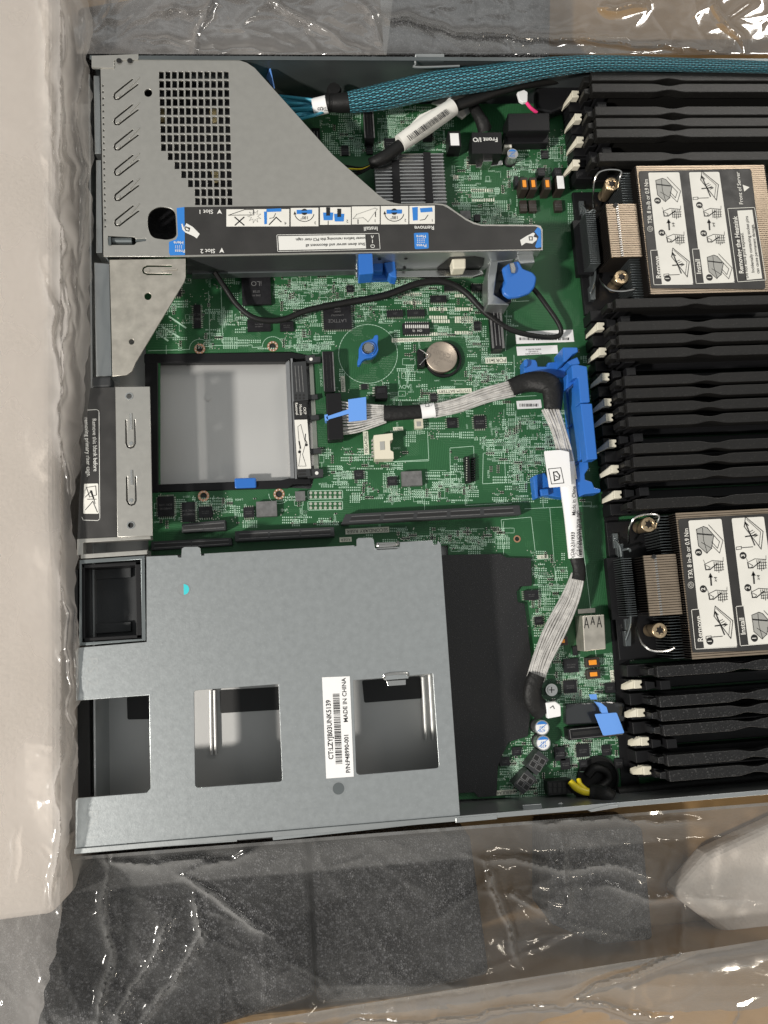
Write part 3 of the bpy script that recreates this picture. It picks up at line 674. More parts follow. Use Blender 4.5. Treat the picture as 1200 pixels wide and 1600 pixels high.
# named legends in white boxes, rotated as on the board
def legend(t, u, v, size, rot=180, box=True):
    vs, fs = text_geo(t); w_ = (max(x.x for x in vs) - min(x.x for x in vs)) * size + 1.6; h_ = size * 1.15
    if box:
        c = P(u, v, .12); ww, hh = (w_, h_) if rot in (0, 180) else (h_, w_)
        sk.add([(c.x + x * ww / 2000, c.y + y * hh / 2000, c.z) for x, y in ((-1, -1), (1, -1), (1, 1), (-1, 1))], [(0, 1, 2, 3)], 2)
        sk.text(t, u, v, .2, size, rot, 3)
    else: sk.text(t, u, v, .12, size, rot, 0)
legend('SYSTEM MAINTENANCE', 643, 531, 2.2); legend('SYSTEM BATTERY', 710, 611, 2.6); legend('PORT 11', 775, 563, 3.4); legend('MEGACELL', 572, 692, 2.7, 90); legend('SECONDARY RISER', 574, 829, 2.9); legend('BIOS 1', 848, 870, 2.0); legend('PORT 12', 958, 1062, 2.6, 90)
legend('FBD 1', 622, 670, 2.0); legend('PRESENT', 536, 600, 2.2, 90); legend('NEBULA4', 790, 1238, 2.4); legend('INTRUSION', 735, 279, 1.9, 180, False); legend('OCP SLOT15', 502, 590, 2.0, 90, False)
legend('RISER', 540, 843, 2.4); legend('AOV', 632, 604, 3.4, 180, False); legend('FANS', 737, 255, 2.2); legend('J5', 712, 277, 2.4)
for k, t in enumerate(('H6A57007-001', 'REV 0B', '2022')): legend(t, 350 - k * 8, 495, 2.2, 90, False)
sk.line([(x, y) for x, y in circ(575, 553, 46, 60)] + [circ(575, 553, 46, 60)[0]], .35, .1, 0)
for c0 in ((312, 545), (426, 541), (318, 775), (436, 772)):
    s_ = 1 if c0[1] < 600 else -1
    sk.line([(c0[0] + 16 * math.cos(t), c0[1] - s_ * 15 * math.sin(t)) for t in [math.pi * k / 14 for k in range(15)]], .35, .1, 0)
sk.line([(232, 548), (296, 546)], .3, .1); sk.line([(328, 544), (328, 540), (394, 539), (394, 543), (410, 542)], .3, .1); sk.line([(442, 541), (468, 541), (469, 548)], .3, .1); sk.line([(345, 440), (348, 536)], .3, .1); sk.line([(326, 455), (328, 540)], .3, .1)
for p in ([(640, 577), (637, 602), (637, 576), (620, 576)], [(550, 767), (575, 675), (668, 674), (670, 720), (616, 722)][2:], [(704, 756), (703, 700), (740, 697), (742, 756), (704, 756)], [(754, 756), (755, 708), (788, 706), (790, 754), (754, 756)], [(803, 555), (805, 620), (838, 618)], [(806, 642), (806, 700), (878, 698)], [(806, 700), (803, 756), (850, 752)],
          [(785, 830), (783, 812), (830, 808), (836, 860)], [(859, 793), (868, 905)], [(820, 795), (923, 790)], [(846, 740), (849, 793)], [(786, 850), (787, 866)], [(787, 815), (785, 845)], [(905, 800), (940, 1100)], [(866, 880), (873, 935), (868, 935)], [(830, 875), (860, 873)],
          [(914, 347), (930, 560)], [(727, 756), (727, 790), (800, 786)], [(600, 722), (670, 718)], [(755, 440), (757, 474), (826, 470)], [(790, 548), (792, 485)]):
    sk.line(p, .3, .09, 0)
for a, b in (((265, 495), (290, 512)), ((253, 510), (280, 527)), ((245, 520), (262, 532))): sk.line([a, b], 1.0, .1, 0)
for u in range(10): sk.flat([(736 + u * 3.6, 295), (738 + u * 3.6, 295), (738 + u * 3.6, 300), (736 + u * 3.6, 300)], .1, 2); sk.flat([(738 + u * 3.6, 310), (740 + u * 3.6, 310), (740 + u * 3.6, 315), (738 + u * 3.6, 315)], .1, 2)
sk.build('silkscreen_print', ['silk', 'solder', 'silk_bright', 'ink_black'], bd)
tag(sm.build('surface_components', ['chip', 'solder', 'gold', 'coil_brown'], bd), kind='stuff')

# ================================================================== MEMORY SOCKETS AND BLANKS
# (bank, left end u, centre v at left end, rough?)
blanks = [('upper', [(924, 119), (925, 137), (930, 173), (931, 191), (932, 208), (936, 245)]),
          ('middle', [(962, 474), (966, 510), (967, 531), (968, 553), (976, 595), (978, 615), (980, 637), (982, 659), (989, 701), (990, 722), (991, 745), (994, 788)]),
          ('lower', [(1027, 1050), (1031, 1097), (1033, 1119), (1037, 1142), (1043, 1189), (1046, 1213)])]
ORD = 'topmost second third fourth fifth sixth seventh eighth ninth tenth eleventh lowest'.split()
WHERE = {'upper': 'of the six above the upper heatsink', 'middle': 'of the twelve between the two heatsinks', 'lower': 'of the six below the lower heatsink'}
ZB = 31.0; XR = P(1340, 700, ZB).x
latch_px = [c3(185, 290), c3(200, 410), c3(210, 530), c3(190, 650), c6(405, 210), c6(415, 328), c6(428, 448), c6(438, 567), c6(445, 638), c6(460, 760), c6(472, 880), c6(485, 1000), d3(608, 715), d3(622, 842), d3(640, 970), d3(650, 1100)]
def blank_mesh(rough, L_):
    """long black blank, lying along +x from the origin; narrowed waists along both edges"""
    g = MB(); hw = 3.0; xs = [0, 1.2] ; prof = []
    wc = 50.5
    n = 60
    pts_t, pts_b = [], []
    for i in range(n + 1):
        x = i / n * L_; d = abs(x - wc); k = 0
        if d < 11: k = 1.5 * (.5 + .5 * math.cos(math.pi * d / 11))
        elif abs(x - wc - 80) < 11: k = 1.5 * (.5 + .5 * math.cos(math.pi * abs(x - wc - 80) / 11))
        pts_t.append((x / 1000, (hw - k) / 1000)); pts_b.append((x / 1000, (-hw + k) / 1000))
    g.wprism(pts_b + pts_t[::-1], ZB - 6, ZB, 0)
    g.wprism([(0, -.0006), (L_ / 1000, -.0006), (L_ / 1000, .0006), (0, .0006)], 12, ZB - 6, 0)
    g.wprism([(-.004, -.0016), (0, -.0022), (0, .0022), (-.004, .0016)], ZB - 14, ZB - 3, 0)
    return g
protos = {}
for bank, lst in blanks:
    nb = len(lst)
    for i, (u, v) in enumerate(lst):
        rough = bank == 'lower'
        c = P(u, v, ZB); L_ = (XR - c.x) * 1000
        g = blank_mesh(rough, L_); g.v = [Vector((p.x + c.x, p.y + c.y, p.z)) for p in g.v]
        o = g.build('memory_blank', 'rough_blank_plastic' if rough else 'blank_plastic', None, loc=(c.x, c.y, 0.012), bevel=.35)
        word = ORD[i] if i < nb - 1 else 'lowest'
        tag(o, 'long black plastic memory slot blank, %s %s' % (word, WHERE[bank]), 'slot blank', 'black memory slot blanks in rows')
# sockets: one per slot
slots = []
for bank, rng in (('upper', (P(924, 119, ZB).y, P(936, 245, ZB).y, 8)), ('middle', (P(962, 474, ZB).y, P(994, 788, ZB).y, 16)), ('lower', (P(1027, 1050, ZB).y, P(1046, 1213, ZB).y, 8))):
    y0, y1, n = rng
    for k in range(n): slots.append(y0 + (y1 - y0) * k / (n - 1))
lat = [P(u, v, 20) for u, v in latch_px]
for y in slots:
    # x of the socket ends = memory column edge
    g = MB(); near = [l for l in lat if abs(l.y - y) < .0045]
    xs = sum(l.x for l in lat) / len(lat)
    x_ = xs + .003
    g.wprism([(x_, y - .0030), (XR, y - .0030), (XR, y + .0030), (x_, y + .0030)], 0, 9, 0)
    g.wprism([(x_ - .004, y - .0034), (x_ + .007, y - .0034), (x_ + .007, y + .0034), (x_ - .004, y + .0034)], 0, 13, 0)
    s = g.build('memory_socket', 'black_plastic', bd, bevel=.4)
    g = MB(); g.wprism([(x_ + .003, y - .0026), (x_ + .0085, y - .0018), (x_ + .0085, y + .0018), (x_ + .003, y + .0026)], 13, 21, 0); g.wprism([(x_ + .010, y - .0026), (x_ + .016, y - .0026), (x_ + .016, y + .0026), (x_ + .010, y + .0026)], 9, 25, 0)
    g.build('latch', 'black_plastic', s, bevel=.3)
for c in lat:
    g = MB(); x, y = c.x, c.y
    g.wprism([(x - .001, y - .0026), (x + .0046, y - .0026), (x + .0046, y - .0010), (x + .0036, y - .0004), (x + .0036, y + .0004), (x + .0050, y + .0010), (x + .0050, y + .0032), (x - .0006, y + .0034)], 15, 20, 0)
    z1, z0 = .0190, .012
    g.add([(x - .0004, y + .0030, z1), (x - .0004, y - .0026, z1), (x - .0048, y - .0040, z0), (x - .0042, y - .0006, z0), (x - .0004, y + .0030, .013), (x - .0004, y - .0026, .013), (x - .0048, y - .0040, .007), (x - .0042, y - .0006, .007)],
          [(0, 1, 2, 3), (4, 5, 6, 7), (0, 1, 5, 4), (1, 2, 6, 5), (2, 3, 7, 6), (3, 0, 4, 7)], 0)
    g.v = [Vector((x + (q.x - x) * .82, y + (q.y - y) * .80, q.z)) for q in g.v]
    g.build('white_latch', 'cream_plastic', bd, bevel=.5, smooth=True)
# dark guard strip at the start of the sockets
g = MB(); g.prism([(912, 345), (925, 345), (945, 560), (965, 800), (1000, 1240), (972, 1240), (945, 820), (930, 600)], 0, .8, 0)
g.build('socket_strip', 'black_plastic', bd)

# ================================================================== HEATSINKS
def heatsink(dx, dy, label):
    off = Vector((dx, dy, 0)); ZH = 33.0
    base = P(1000, 360, 2) + off
    root = thing('processor_heatsink', label, 'heatsink', base, 'processor heatsinks with bronze fins')
    def fin(g): g.v = [x + off for x in g.v]; return g
    # bounding in world
    a = P(*c3(505, 662), ZH); b = P(*c3(585, 1332), ZH); r = P(*c3(1125, 660), ZH)
    X0, X1, Y1, Y0 = (a.x + b.x) / 2, r.x + .008, a.y, b.y
    g = MB(); n = 62
    for k in range(n):
        y = Y0 + (Y1 - Y0) * (k + .5) / n
        g.wprism([(X0, y - .0002), (X1, y - .0002), (X1, y + .0002), (X0, y + .0002)], 6, ZH - .5, 1)
        g.wprism([(X0 + .001, y - .00052), (X1 - .001, y - .00052), (X1 - .001, y + .00052), (X0 + .001, y + .00052)], ZH - .7, ZH - .35, 0)
    fin(g).build('fin_stack', ['fin_bronze', 'fin_dark'], root)
    g = MB(); g.wprism([(X0 - .030, Y0), (X1, Y0), (X1, Y1), (X0 - .030, Y1)], 1, 4, 0); fin(g).build('base_block', 'black_plastic', root, bevel=.5)
    g = MB()
    for k in range(50):
        y = Y0 + (Y1 - Y0) * (k + .5) / 50; g.wprism([(X0 - .007, y - .00012), (X0 - .0002, y - .00012), (X0 - .0002, y + .00012), (X0 - .007, y + .00012)], 5, 26, 0)
    fin(g).build('rear_fins', 'dark_steel', root)
    # side extension
    e0, e1 = P(*c3(352, 862), ZH - 3), P(*c3(560, 1136), ZH - 3)
    g = MB(); n = 24; xa = e0.x + .0005; xb = X0 - .0004
    for k in range(n):
        y = e1.y + (e0.y - e1.y) * (k + .5) / n
        g.wprism([(xa, y - .00018), (xb, y - .00018), (xb, y + .00018), (xa, y + .00018)], 8, ZH - 4, 1)
        g.wprism([(xa, y - .00055), (xb, y - .00055), (xb, y + .00055), (xa, y + .00055)], ZH - 4.2, ZH - 3.0, 0)
        c = xa + (xb - xa) * .30; g.wprism([(c, y - .0005), (c + .0016, y - .0001), (c + .0016, y + .0005), (c, y + .0001)], ZH - 3.0, ZH - 2.4, 2)
    g.cyl(*c3(408, 866), 1.3, ZH - 2.6, ZH - 2.2, 3, 14)
    fin(g).build('side_fins', ['fin_bronze', 'fin_dark', 'chrome', 'ink_black'], root)
    g = MB(); g.wprism([(xa - .014, e1.y - .001), (xa - .004, e1.y - .001), (xa - .004, e0.y + .001), (xa - .014, e0.y + .001)], 4, 9, 0)
    for k in range(26):
        y = e1.y + (e0.y - e1.y) * (k + .5) / 26; g.wprism([(xa - .010, y - .00016), (xa - .0036, y - .00016), (xa - .0036, y + .00016), (xa - .010, y + .00016)], 9, 21, 1)
    fin(g).build('lower_fins', ['black_plastic', 'dark_steel'], root)
    # label
    ZL = ZH + .1
    g = MB(); g.prism(roundpoly([c3(527, 690), c3(1112, 680), c3(1188, 1305), c3(592, 1300)], 4), ZH - .3, ZL, 0)
    z = ZL + .12; z2 = ZL + .22; z3 = ZL + .3
    A = [c3(576, 699), c3(738, 697), c3(811, 1279), c3(640, 1282)]; Bx = [c3(788, 697), c3(946, 695), c3(1026, 1268), c3(858, 1276)]
    for bx in (A, Bx): g.flat(roundpoly(bx, 2.5, 3), z, 1)
    g.flat([c3(588, 1104), c3(624, 1102), c3(648, 1280), c3(606, 1281)], z2, 0); g.line([c3(628, 1102), c3(588, 1104), c3(606, 1283), c3(808, 1281)], .35, z2 + .05, 1)
    g.flat([c3(806, 1098), c3(842, 1096), c3(866, 1274), c3(826, 1276)], z2, 0); g.line([c3(846, 1096), c3(806, 1098), c3(826, 1277), c3(1024, 1270)], .35, z2 + .05, 1)
    g.text('Remove', *c3(627, 1192), z3, 4.4, 89, 1, .015); g.text('Install', *c3(838, 1188), z3, 4.2, 89, 1, .015)
    g.text('T30, 8 in-lb or 0.9 Nm', *c3(576, 848), z2, 3.7, 89, 1, .01, .86)
    g.line([*map(lambda p: c3(586 + 14 * math.cos(p), 992 + 14 * math.sin(p)), [k * math.pi / 6 for k in range(13)])], .3, z2, 1); g.line([*map(lambda p: c3(586 + 7 * math.cos(p), 992 + 7 * math.sin(p)), [k * math.pi / 3 for k in range(7)])], .3, z2, 1)
    for ox, flip, dig in ((0, 0, ((625, 845, '3'), (647, 1012, '2'), (677, 1250, '1'))), (210, 1, ((843, 868, '3'), (865, 1015, '2'), (895, 1245, '1')))):
        for x, y, t in dig:
            c = c3(x, y); cc = P(*c, z2); g.add([(cc.x + .0021 * math.cos(k * math.pi / 10), cc.y + .0021 * math.sin(k * math.pi / 10), cc.z) for k in range(20)], [tuple(range(20))], 2); g.text(t, *c, z3, 3.4, 89, 1, .02)
        q = lambda x, y: c3(x + ox, y)
        # heatsink drawing and open frame drawing
        for top in (0, 1):
            hs = (top == 0) != bool(flip)
            yy = 0 if top == 0 else 400
            xx = 0 if top == 0 else 58
            S = lambda x, y: q(x + xx, y + yy)
            if hs:
                g.flat([S(615, 740), S(650, 728), S(668, 735), S(700, 770), S(688, 830), S(665, 850), S(625, 815)], z2, 3)
                g.line([S(615, 740), S(650, 728), S(668, 735), S(700, 770), S(688, 830), S(665, 850), S(625, 815), S(615, 740)], .35, z3, 2)
                g.line([S(675, 722), S(745, 795), S(728, 852), S(690, 815)], .3, z3, 2); g.line([S(700, 770), S(728, 800), S(718, 830), S(690, 800)], .3, z3, 2); g.line([S(622, 760), S(690, 768)], .8, z3, 2); g.line([S(645, 735), S(650, 790), S(668, 850)], .3, z3, 2); g.line([S(640, 800), S(690, 830)], .3, z3, 2)
            else:
                yy -= 8
                g.line([S(646, 700), S(732, 770), S(722, 850), S(640, 745), S(646, 700)], .4, z3, 2); g.line([S(652, 712), S(720, 772), S(712, 832)], .25, z3, 2)
                g.line([S(690, 830), S(645, 725)], .7, z3, 2); g.line([S(640, 745), S(645, 725), S(660, 740)], .5, z3, 2); g.line([S(646, 790), S(700, 785)], .7, z3, 2)
                g.line([S(600, 836), S(625, 834), S(625, 846), S(600, 848), S(600, 836)], .3, z3, 2); g.line([S(625, 840), S(680, 838)], .4, z3, 2)
                for k in range(4): g.line([S(665 + k * 8, 770 + k * 8), S(682 + k * 8, 762 + k * 8)], .35, z3, 2)
        for cy in (910, 1045):
            S = lambda x, y: q(x + (cy - 910) * .13, y + cy - 910)
            g.line([S(655, 900), S(690, 885), S(745, 890)], .35, z3, 2); g.line([S(655, 900), S(660, 925), S(680, 925), S(715, 900)], .6, z3, 2); g.line([S(662, 905), S(680, 915), S(672, 925)], .3, z3, 2)
            for k in range(5): g.line([S(700 + k * 10, 892), S(704 + k * 10, 940 - abs(k - 2) * 6)], .35, z3, 2)
            for k in range(3): g.line([S(702, 905 + k * 13), S(748, 903 + k * 13)], .3, z3, 2)
            g.line([S(655, 895), S(648, 880)], .2, z3, 2); g.line([S(745, 890), S(745, 872)], .2, z3, 2)
        g.line([q(686, 995), q(683, 955)], .9, z3, 2); g.flat([q(672, 962), q(694, 961), q(681, 940)], z3, 2); g.text('x4', *q(707, 970), z3, 2.9, 80, 2)
    g.line([c3(990, 886), c3(1130, 880), c3(1190, 1258), c3(1042, 1268), c3(990, 886)], .35, z2, 1); g.flat([c3(1040, 897), c3(1118, 893), c3(1170, 1250), c3(1090, 1258)], z, 1)
    g.text('Removing the Heatsink', *c3(1046, 1075), z3, 4.2, 89, 1, .02, .95)
    for k, t in enumerate(('Do not leave pins exposed.', 'Incidentally contacting socket pins', 'can cause permanent damage.')): g.text(t, *c3(1078 + k * 28, (1130, 1072, 1095)[k]), z3, 2.75, 89, 2, .01, .98)
    g.text('Front of Server', *c3(1052, 780), z2, 3.5, 89, 1, .01); g.flat([c3(1068, 762), c3(1076, 798), c3(1104, 775)], z2, 1)
    fin(g).build('instruction_label', ['label_black', 'label_white', 'ink_black', 'ink_grey'], root)
    # screws with wire bails
    for (u, v), bail in ((c3(387, 757), [c3(292, 880) + (10,), c3(290, 810) + (18,), c3(296, 745) + (24,), c3(318, 700) + (27,), c3(370, 684) + (28,), c3(432, 692) + (28,), c3(428, 730) + (26,), c3(420, 790) + (20,)]),
                         (c3(438, 1242), [c3(325, 1250) + (14,), c3(345, 1285) + (22,), c3(385, 1312) + (25,), c3(440, 1318) + (26,), c3(500, 1308) + (26,), c3(505, 1302) + (25,)])):
        g = MB(); zt = 21; g.cyl(u, v, 3.7, 6, zt - .6, 0, zr=zt); g.cyl(u, v, 4.4, zt - 2.6, zt - .4, 0, zr=zt)
        g.ring(u, v, 2.7, 4.4, zt - .4, zt, 0)
        c = P(u, v, zt - .35); st = []
        for k in range(12):
            r_ = .0027 if k % 2 == 0 else .0016; st.append((c.x + r_ * math.cos(k * math.pi / 6 + .3), c.y + r_ * math.sin(k * math.pi / 6 + .3), c.z + .0001))
        g.add(st, [tuple(range(12))], 1)
        s = fin(g).build('captive_screw', ['bronze_screw', 'fin_dark'], root, smooth=True, bevel=.25)
        g = MB(); g.tube(bail, .65, 8, 0); fin(g).build('wire_bail', 'chrome', s, smooth=True)
    g = MB()
    for k, (x, y) in enumerate(((235, 880), (250, 930), (255, 1000), (260, 1070), (275, 1130), (285, 1180), (290, 1260), (285, 1330))):
        c = P(*c3(x, y), 6); g.wprism([(c.x - .002, c.y - .0045), (c.x + .0012, c.y - .0045), (c.x + .0012 + .001 * (k % 2), c.y + .0045), (c.x - .002, c.y + .0045)], 1, 6 + (k % 3) * 1.5, 0)
    g.tube([c3(225, 870) + (8,), c3(250, 900) + (10,), c3(262, 1000) + (8,), c3(290, 1120) + (8,), c3(300, 1240) + (9,), c3(275, 1330) + (8,)], .8, 8)
    g.tube([c3(255, 915) + (9,), c3(290, 895) + (13,), c3(300, 905) + (14,)], .8, 8)
    fin(g).build('retainer_frame', 'dark_steel', root, bevel=.4)
    return root
heatsink(0, 0, 'bronze finned processor heatsink in the upper right, between the six and twelve memory blanks')
dd = P(1004, 868, 30) - P(*c3(352, 862), 30)
heatsink(dd.x, dd.y, 'bronze finned processor heatsink in the lower right, cut by the frame beside the black blanks')

# ================================================================== CHIPSET HEATSINK
hs = thing('chipset_heatsink', 'small aluminium finned heatsink with two black bars on the green board', 'heatsink', P(645, 280, 0))
g = MB(); zt = 11; a = P(584, 238, zt); b = P(700, 334, zt); n = 18
g.wprism([(a.x, b.y), (b.x, b.y), (b.x, a.y), (a.x, a.y)], .3, 8, 0)
for k in range(n):
    y = b.y + (a.y - b.y) * (k + .5) / n; x_ = a.x if k < n - 4 else P(622, 238, zt).x
    g.wprism([(x_, y - .0003), (b.x, y - .0003), (b.x, y + .0003), (x_, y + .0003)], 3, zt - .4, 0); g.wprism([(x_, y - .0005), (b.x, y - .0005), (b.x, y + .0001), (x_, y + .0001)], zt - .4, zt, 1)
g.build('fins', ['aluminium', 'edge_steel'], hs)
g = MB(); g.prism([(612, 250), (624, 250), (628, 336), (615, 336)], 3, zt + .4); g.prism([(661, 237), (673, 237), (679, 336), (666, 336)], 3, zt + .4); g.build('retaining_bar', 'black_plastic', hs, bevel=.3)

# ================================================================== RISER CAGE
rc = thing('riser_cage', 'grey perforated steel riser cage with black instruction strip at the upper left', 'riser cage', P(400, 300, 0))
ZR = 35.5
mesh_holes = []
for r_ in range(15):
    st = [0] * 9 + [1, 2, 3, 4, 5, 5]
    for k in range(st[r_], 11):
        x = 385 + k * 30.4 + r_ * 1.25; y = 155 + r_ * 42.3
        mesh_holes.append([c1(x, y), c1(x + 22.5, y), c1(x + 22.5, y + 34), c1(x, y + 34)])
U = []
for k in range(6):
    oy = k * 118.5; ox = k * .8
    path = [(262, 190), (215, 228), (178, 258), (174, 272), (180, 284), (195, 285), (240, 250), (288, 214)]
    U.append(stroke_px([c1(x + ox, y + oy) for x, y in path], 2.5))
big = roundpoly([c1(385, 785), c1(462, 800), c1(468, 930), c1(430, 945), c1(350, 935), c1(330, 880), c1(335, 815)], 12, 5)
comb = [[(159.3 + .017 * (y - 130), y), (161.8 + .017 * (y - 130), y), (161.8 + .017 * (y - 130), y + 3.4), (159.3 + .017 * (y - 130), y + 3.4)] for y in range(132, 356, 10)]
diag = [(216, 93), (362, 93), (374, 94), (386, 98), (398, 106), (520, 242), (591, 304), (600, 311), (612, 316), (625, 318.5), (680, 317.5), (692, 318.5), (701, 322), (712, 330), (728, 341), (740, 347), (752, 350.5), (838, 351), (845, 353), (848, 359), (848, 391), (480, 397), (291, 401), (162, 400.5), (157, 107), (178, 106), (178, 94)]
plate('top_plate', 'cage_steel', diag, mesh_holes + U + [big, circ(231.5, 145, 6.2), roundpoly([c1(145, 925), c1(270, 930), c1(275, 940), c1(325, 937), c1(325, 950), c1(280, 955), c1(270, 968), c1(148, 968)], 1.5, 2)] + comb, ZR, 1.0, rc, .12)
g = MB()
for k in range(6):
    oy = k * 118.5; p, q = c1(245 + k * .8, 232 + oy), c1(293, 183 + oy); g.tube([p + (ZR,), q + (ZR,)], .5, 8, 0)
    g.cyl(*c1(196, 268 + oy), 1.0, ZR, ZR + .3, 0, 12)
g.build('spring_dimple', 'cage_steel', rc, smooth=True)
g = MB(); g.tube([c1(170, 950) + (ZR - 3,), c1(260, 950) + (ZR - 3,)], 2.2, 10); g.box(*c1(275, 940), *c1(325, 952), ZR - 3, ZR - .8); g.box(*c1(148, 930), *c1(160, 968), ZR - 4, ZR + .8); g.build('hinge', 'dark_steel', rc, smooth=True)
# skirts under the plate
g = MB(); a, b = P(158, 107, ZR), P(163, 399, ZR); g.wprism([a, b, b + Vector((.0008, 0, 0)), a + Vector((.0008, 0, 0))], 4, ZR - 1.1); g.build('side_skirt', 'zinc_steel', rc)
g = MB(); a, b = P(165, 110, 14), P(400, 395, 14); g.wprism([(a.x, b.y), (b.x, b.y), (b.x, a.y), (a.x, a.y)], 12, 13.5, 0)
for u, v in ((253, 174), (253, 185), (333, 175), (335, 186), (336, 270), (337, 280)): g.cyl(u, v, 2.4, 13.5, 15, 1)
g.build('riser_card', ['chip', 'gold'], rc)
# vertical front face: dark slot body at the left, steel with a window at the right
p0, p1 = P(290, 401, ZR), P(846, 390, ZR); p0.y = p1.y = (p0.y + p1.y) / 2
def face(pts, name, m, off=0.0, th=.8, bevel=.15):
    g = MB(); n = len(pts); o = Vector((0, -off / 1000, 0)); t = Vector((0, th / 1000, 0))
    q = [Q(u, v, p0, p1) for u, v in pts]; q = [x + o for x in q]
    g.add(q + [x + t for x in q], [tuple(range(n)), tuple(range(n, 2 * n))] + [(i, (i + 1) % n, n + (i + 1) % n, n + i) for i in range(n)])
    return g.build(name, m, rc, bevel=bevel)
face([(292, 402), (556, 397.5), (556, 424), (545, 427), (302, 430), (292, 428)], 'slot_body', 'grey_plastic', 0, 6)
face([(300, 426), (556, 421), (556, 428), (300, 434)], 'slot_edge', 'dark_steel', .8, 1)
face([(556, 398), (846, 391), (838, 402), (770, 408), (766, 414), (752, 426), (730, 429), (620, 431), (556, 431)], 'front_flange', 'zinc_steel', 0)
face([(683, 418), (690, 412), (703, 402), (742, 400), (757, 403), (755, 414), (748, 421), (684, 423)], 'flange_window', 'ink_black', .35, .2, 0)
g = MB(); g.prism([(706, 404), (728, 403), (728, 419), (708, 420)], 18, 27); g.build('cream_plug', 'cream_plastic', rc, bevel=.8)
g = MB()
for u, v in ((593, 404), (634, 403), (632, 418), (592, 419)):
    q = Q(u, v, p0, p1) - Vector((0, .0005, 0)); g.add([(q.x + .0011 * math.cos(k), q.y, q.z + .0013 * math.sin(k)) for k in [i * math.pi / 6 for i in range(12)]], [tuple(range(12))], 0)
g.build('flange_hole', 'ink_black', rc)
g = MB(); g.prism([(556, 424), (752, 421), (756, 427), (740, 432), (556, 433)], 10, 13); g.build('flange_lip', 'edge_steel', rc, bevel=.4)
# blue slot latch
g = MB(); g.prism([(560, 396), (582, 395.5), (584, 427), (561, 429)], 24, 36.5); g.prism([(561, 422), (620, 420), (620, 436), (561, 438)], 12, 16); g.prism([(583, 408), (600, 408), (598, 424), (583, 424)], 16, 22)
g.prism([(600, 410), (617, 407), (620, 434), (611, 432), (604, 424)], 14, 24); g.build('slot_latch', 'blue_plastic', rc, bevel=.6)
# quarter turn knob at the right end
g = MB(); g.prism([(768, 400), (800, 398), (803, 406), (778, 410), (772, 460), (796, 476), (762, 476), (762, 430)], 6, 22); g.prism([(808, 398), (833, 396), (836, 410), (812, 412)], 8, 30); g.build('knob_bracket', 'zinc_steel', rc, bevel=.5)
g = MB(); g.prism(roundpoly([(762, 430), (775, 416), (795, 412), (800, 474), (764, 477)], 5), 3, 8); g.build('knob_cup', 'smoked_film', rc, bevel=1)
g = MB(); g.prism(roundpoly([(785, 418), (797, 410), (811, 407), (817, 419), (833, 425), (839, 433), (836, 448), (829, 457), (812, 463), (796, 465), (787, 459), (785, 449), (790, 440)], 3, 3), 27.5, 31); g.cyl(803, 432, 4.2, 8, 27.5, 0)
k_ = g.build('turn_knob', 'blue_plastic', rc, bevel=1.0, smooth=True)
g = MB(); g.prism(roundpoly([(796, 411), (803, 409), (807, 420), (805, 427), (799, 426)], 2), 31, 33); g.build('knob_pin', 'chrome', k_, bevel=.8)
# instruction strip
z = ZR + .12; g = MB(); h5 = lambda x, y: (260 + x / 4, 310 + y / 4)
g.flat([(288, 323.5), (612, 320), (680, 319.5), (692, 321), (700, 325), (712, 333), (728, 344), (740, 350), (752, 353), (836, 353.5), (843, 356), (846, 361), (846, 389), (480, 395), (289, 398.5)], z, 0)
g.flat([(276, 325), (288, 323.5), (289, 398.5), (266, 399), (264, 395), (264, 378), (275, 374), (278, 368)], z, 1)
g.flat([c2(1080, 885), c2(1095, 892), c2(1098, 978), c2(1075, 983), c2(1068, 975), c2(1085, 930), c2(1065, 905)], z + .1, 1)
def hand(cx, cy, s, rot):
    pts = [(-20, -4), (-6, -11), (2, -9), (10, -10), (22, 8), (24, 14), (8, 20), (2, 12), (-8, 13), (-14, 6), (-20, 6)]
    ca, sa = math.cos(R(rot)), math.sin(R(rot)); g.flat([(cx + s * (x * ca - y * sa), cy + s * (x * sa + y * ca)) for x, y in pts], z + .2, 2)
    g.line([(cx + s * (x * ca - y * sa), cy + s * (x * sa + y * ca)) for x, y in ((-12, -4), (-4, -2), (0, 4), (-6, 6), (-12, 1))], .45, z + .3, 4)
g.flat([h5(93, 160), h5(100, 158), h5(110, 185), h5(125, 155), h5(165, 178), h5(208, 222), h5(190, 250), h5(170, 236), h5(120, 214), h5(100, 195)], z + .2, 2); g.line([h5(115, 185), h5(125, 180), h5(145, 185), h5(140, 205), h5(122, 200), h5(115, 185)], .5, z + .3, 4); g.line([h5(120, 175), h5(140, 190)], .4, z + .3, 4)
g.flat([c2(998, 945), c2(1030, 925), c2(1060, 910), c2(1068, 915), c2(1060, 930), c2(1078, 935), c2(1076, 945), c2(1055, 962), c2(1025, 958), c2(1005, 972)], z + .2, 2); g.line([c2(1040, 930), c2(1055, 930), c2(1055, 945), c2(1042, 945), c2(1040, 930)], .5, z + .3, 4)
for t, x, y in (('Press', 85, 328), ('Here', 76, 276)): g.text(t, *h5(x, y), z + .2, 2.7, 180, 2, .01)
for i in range(4):
    for j in range(3): g.flat([h5(56 + i * 12, 294 + j * 7), h5(60 + i * 12, 294 + j * 7), h5(60 + i * 12, 298 + j * 7), h5(56 + i * 12, 298 + j * 7)], z + .2, 2)
g.text('Slot 1', *h5(246, 82), z + .15, 3.6, 180, 2, .012); g.flat([h5(316, 97), h5(332, 66), h5(348, 98), h5(332, 90)], z + .15, 2)
g.text('Slot 2', *h5(258, 328), z + .15, 3.6, 180, 2, .012); g.flat([h5(330, 341), h5(346, 308), h5(362, 341), h5(346, 333)], z + .15, 2)
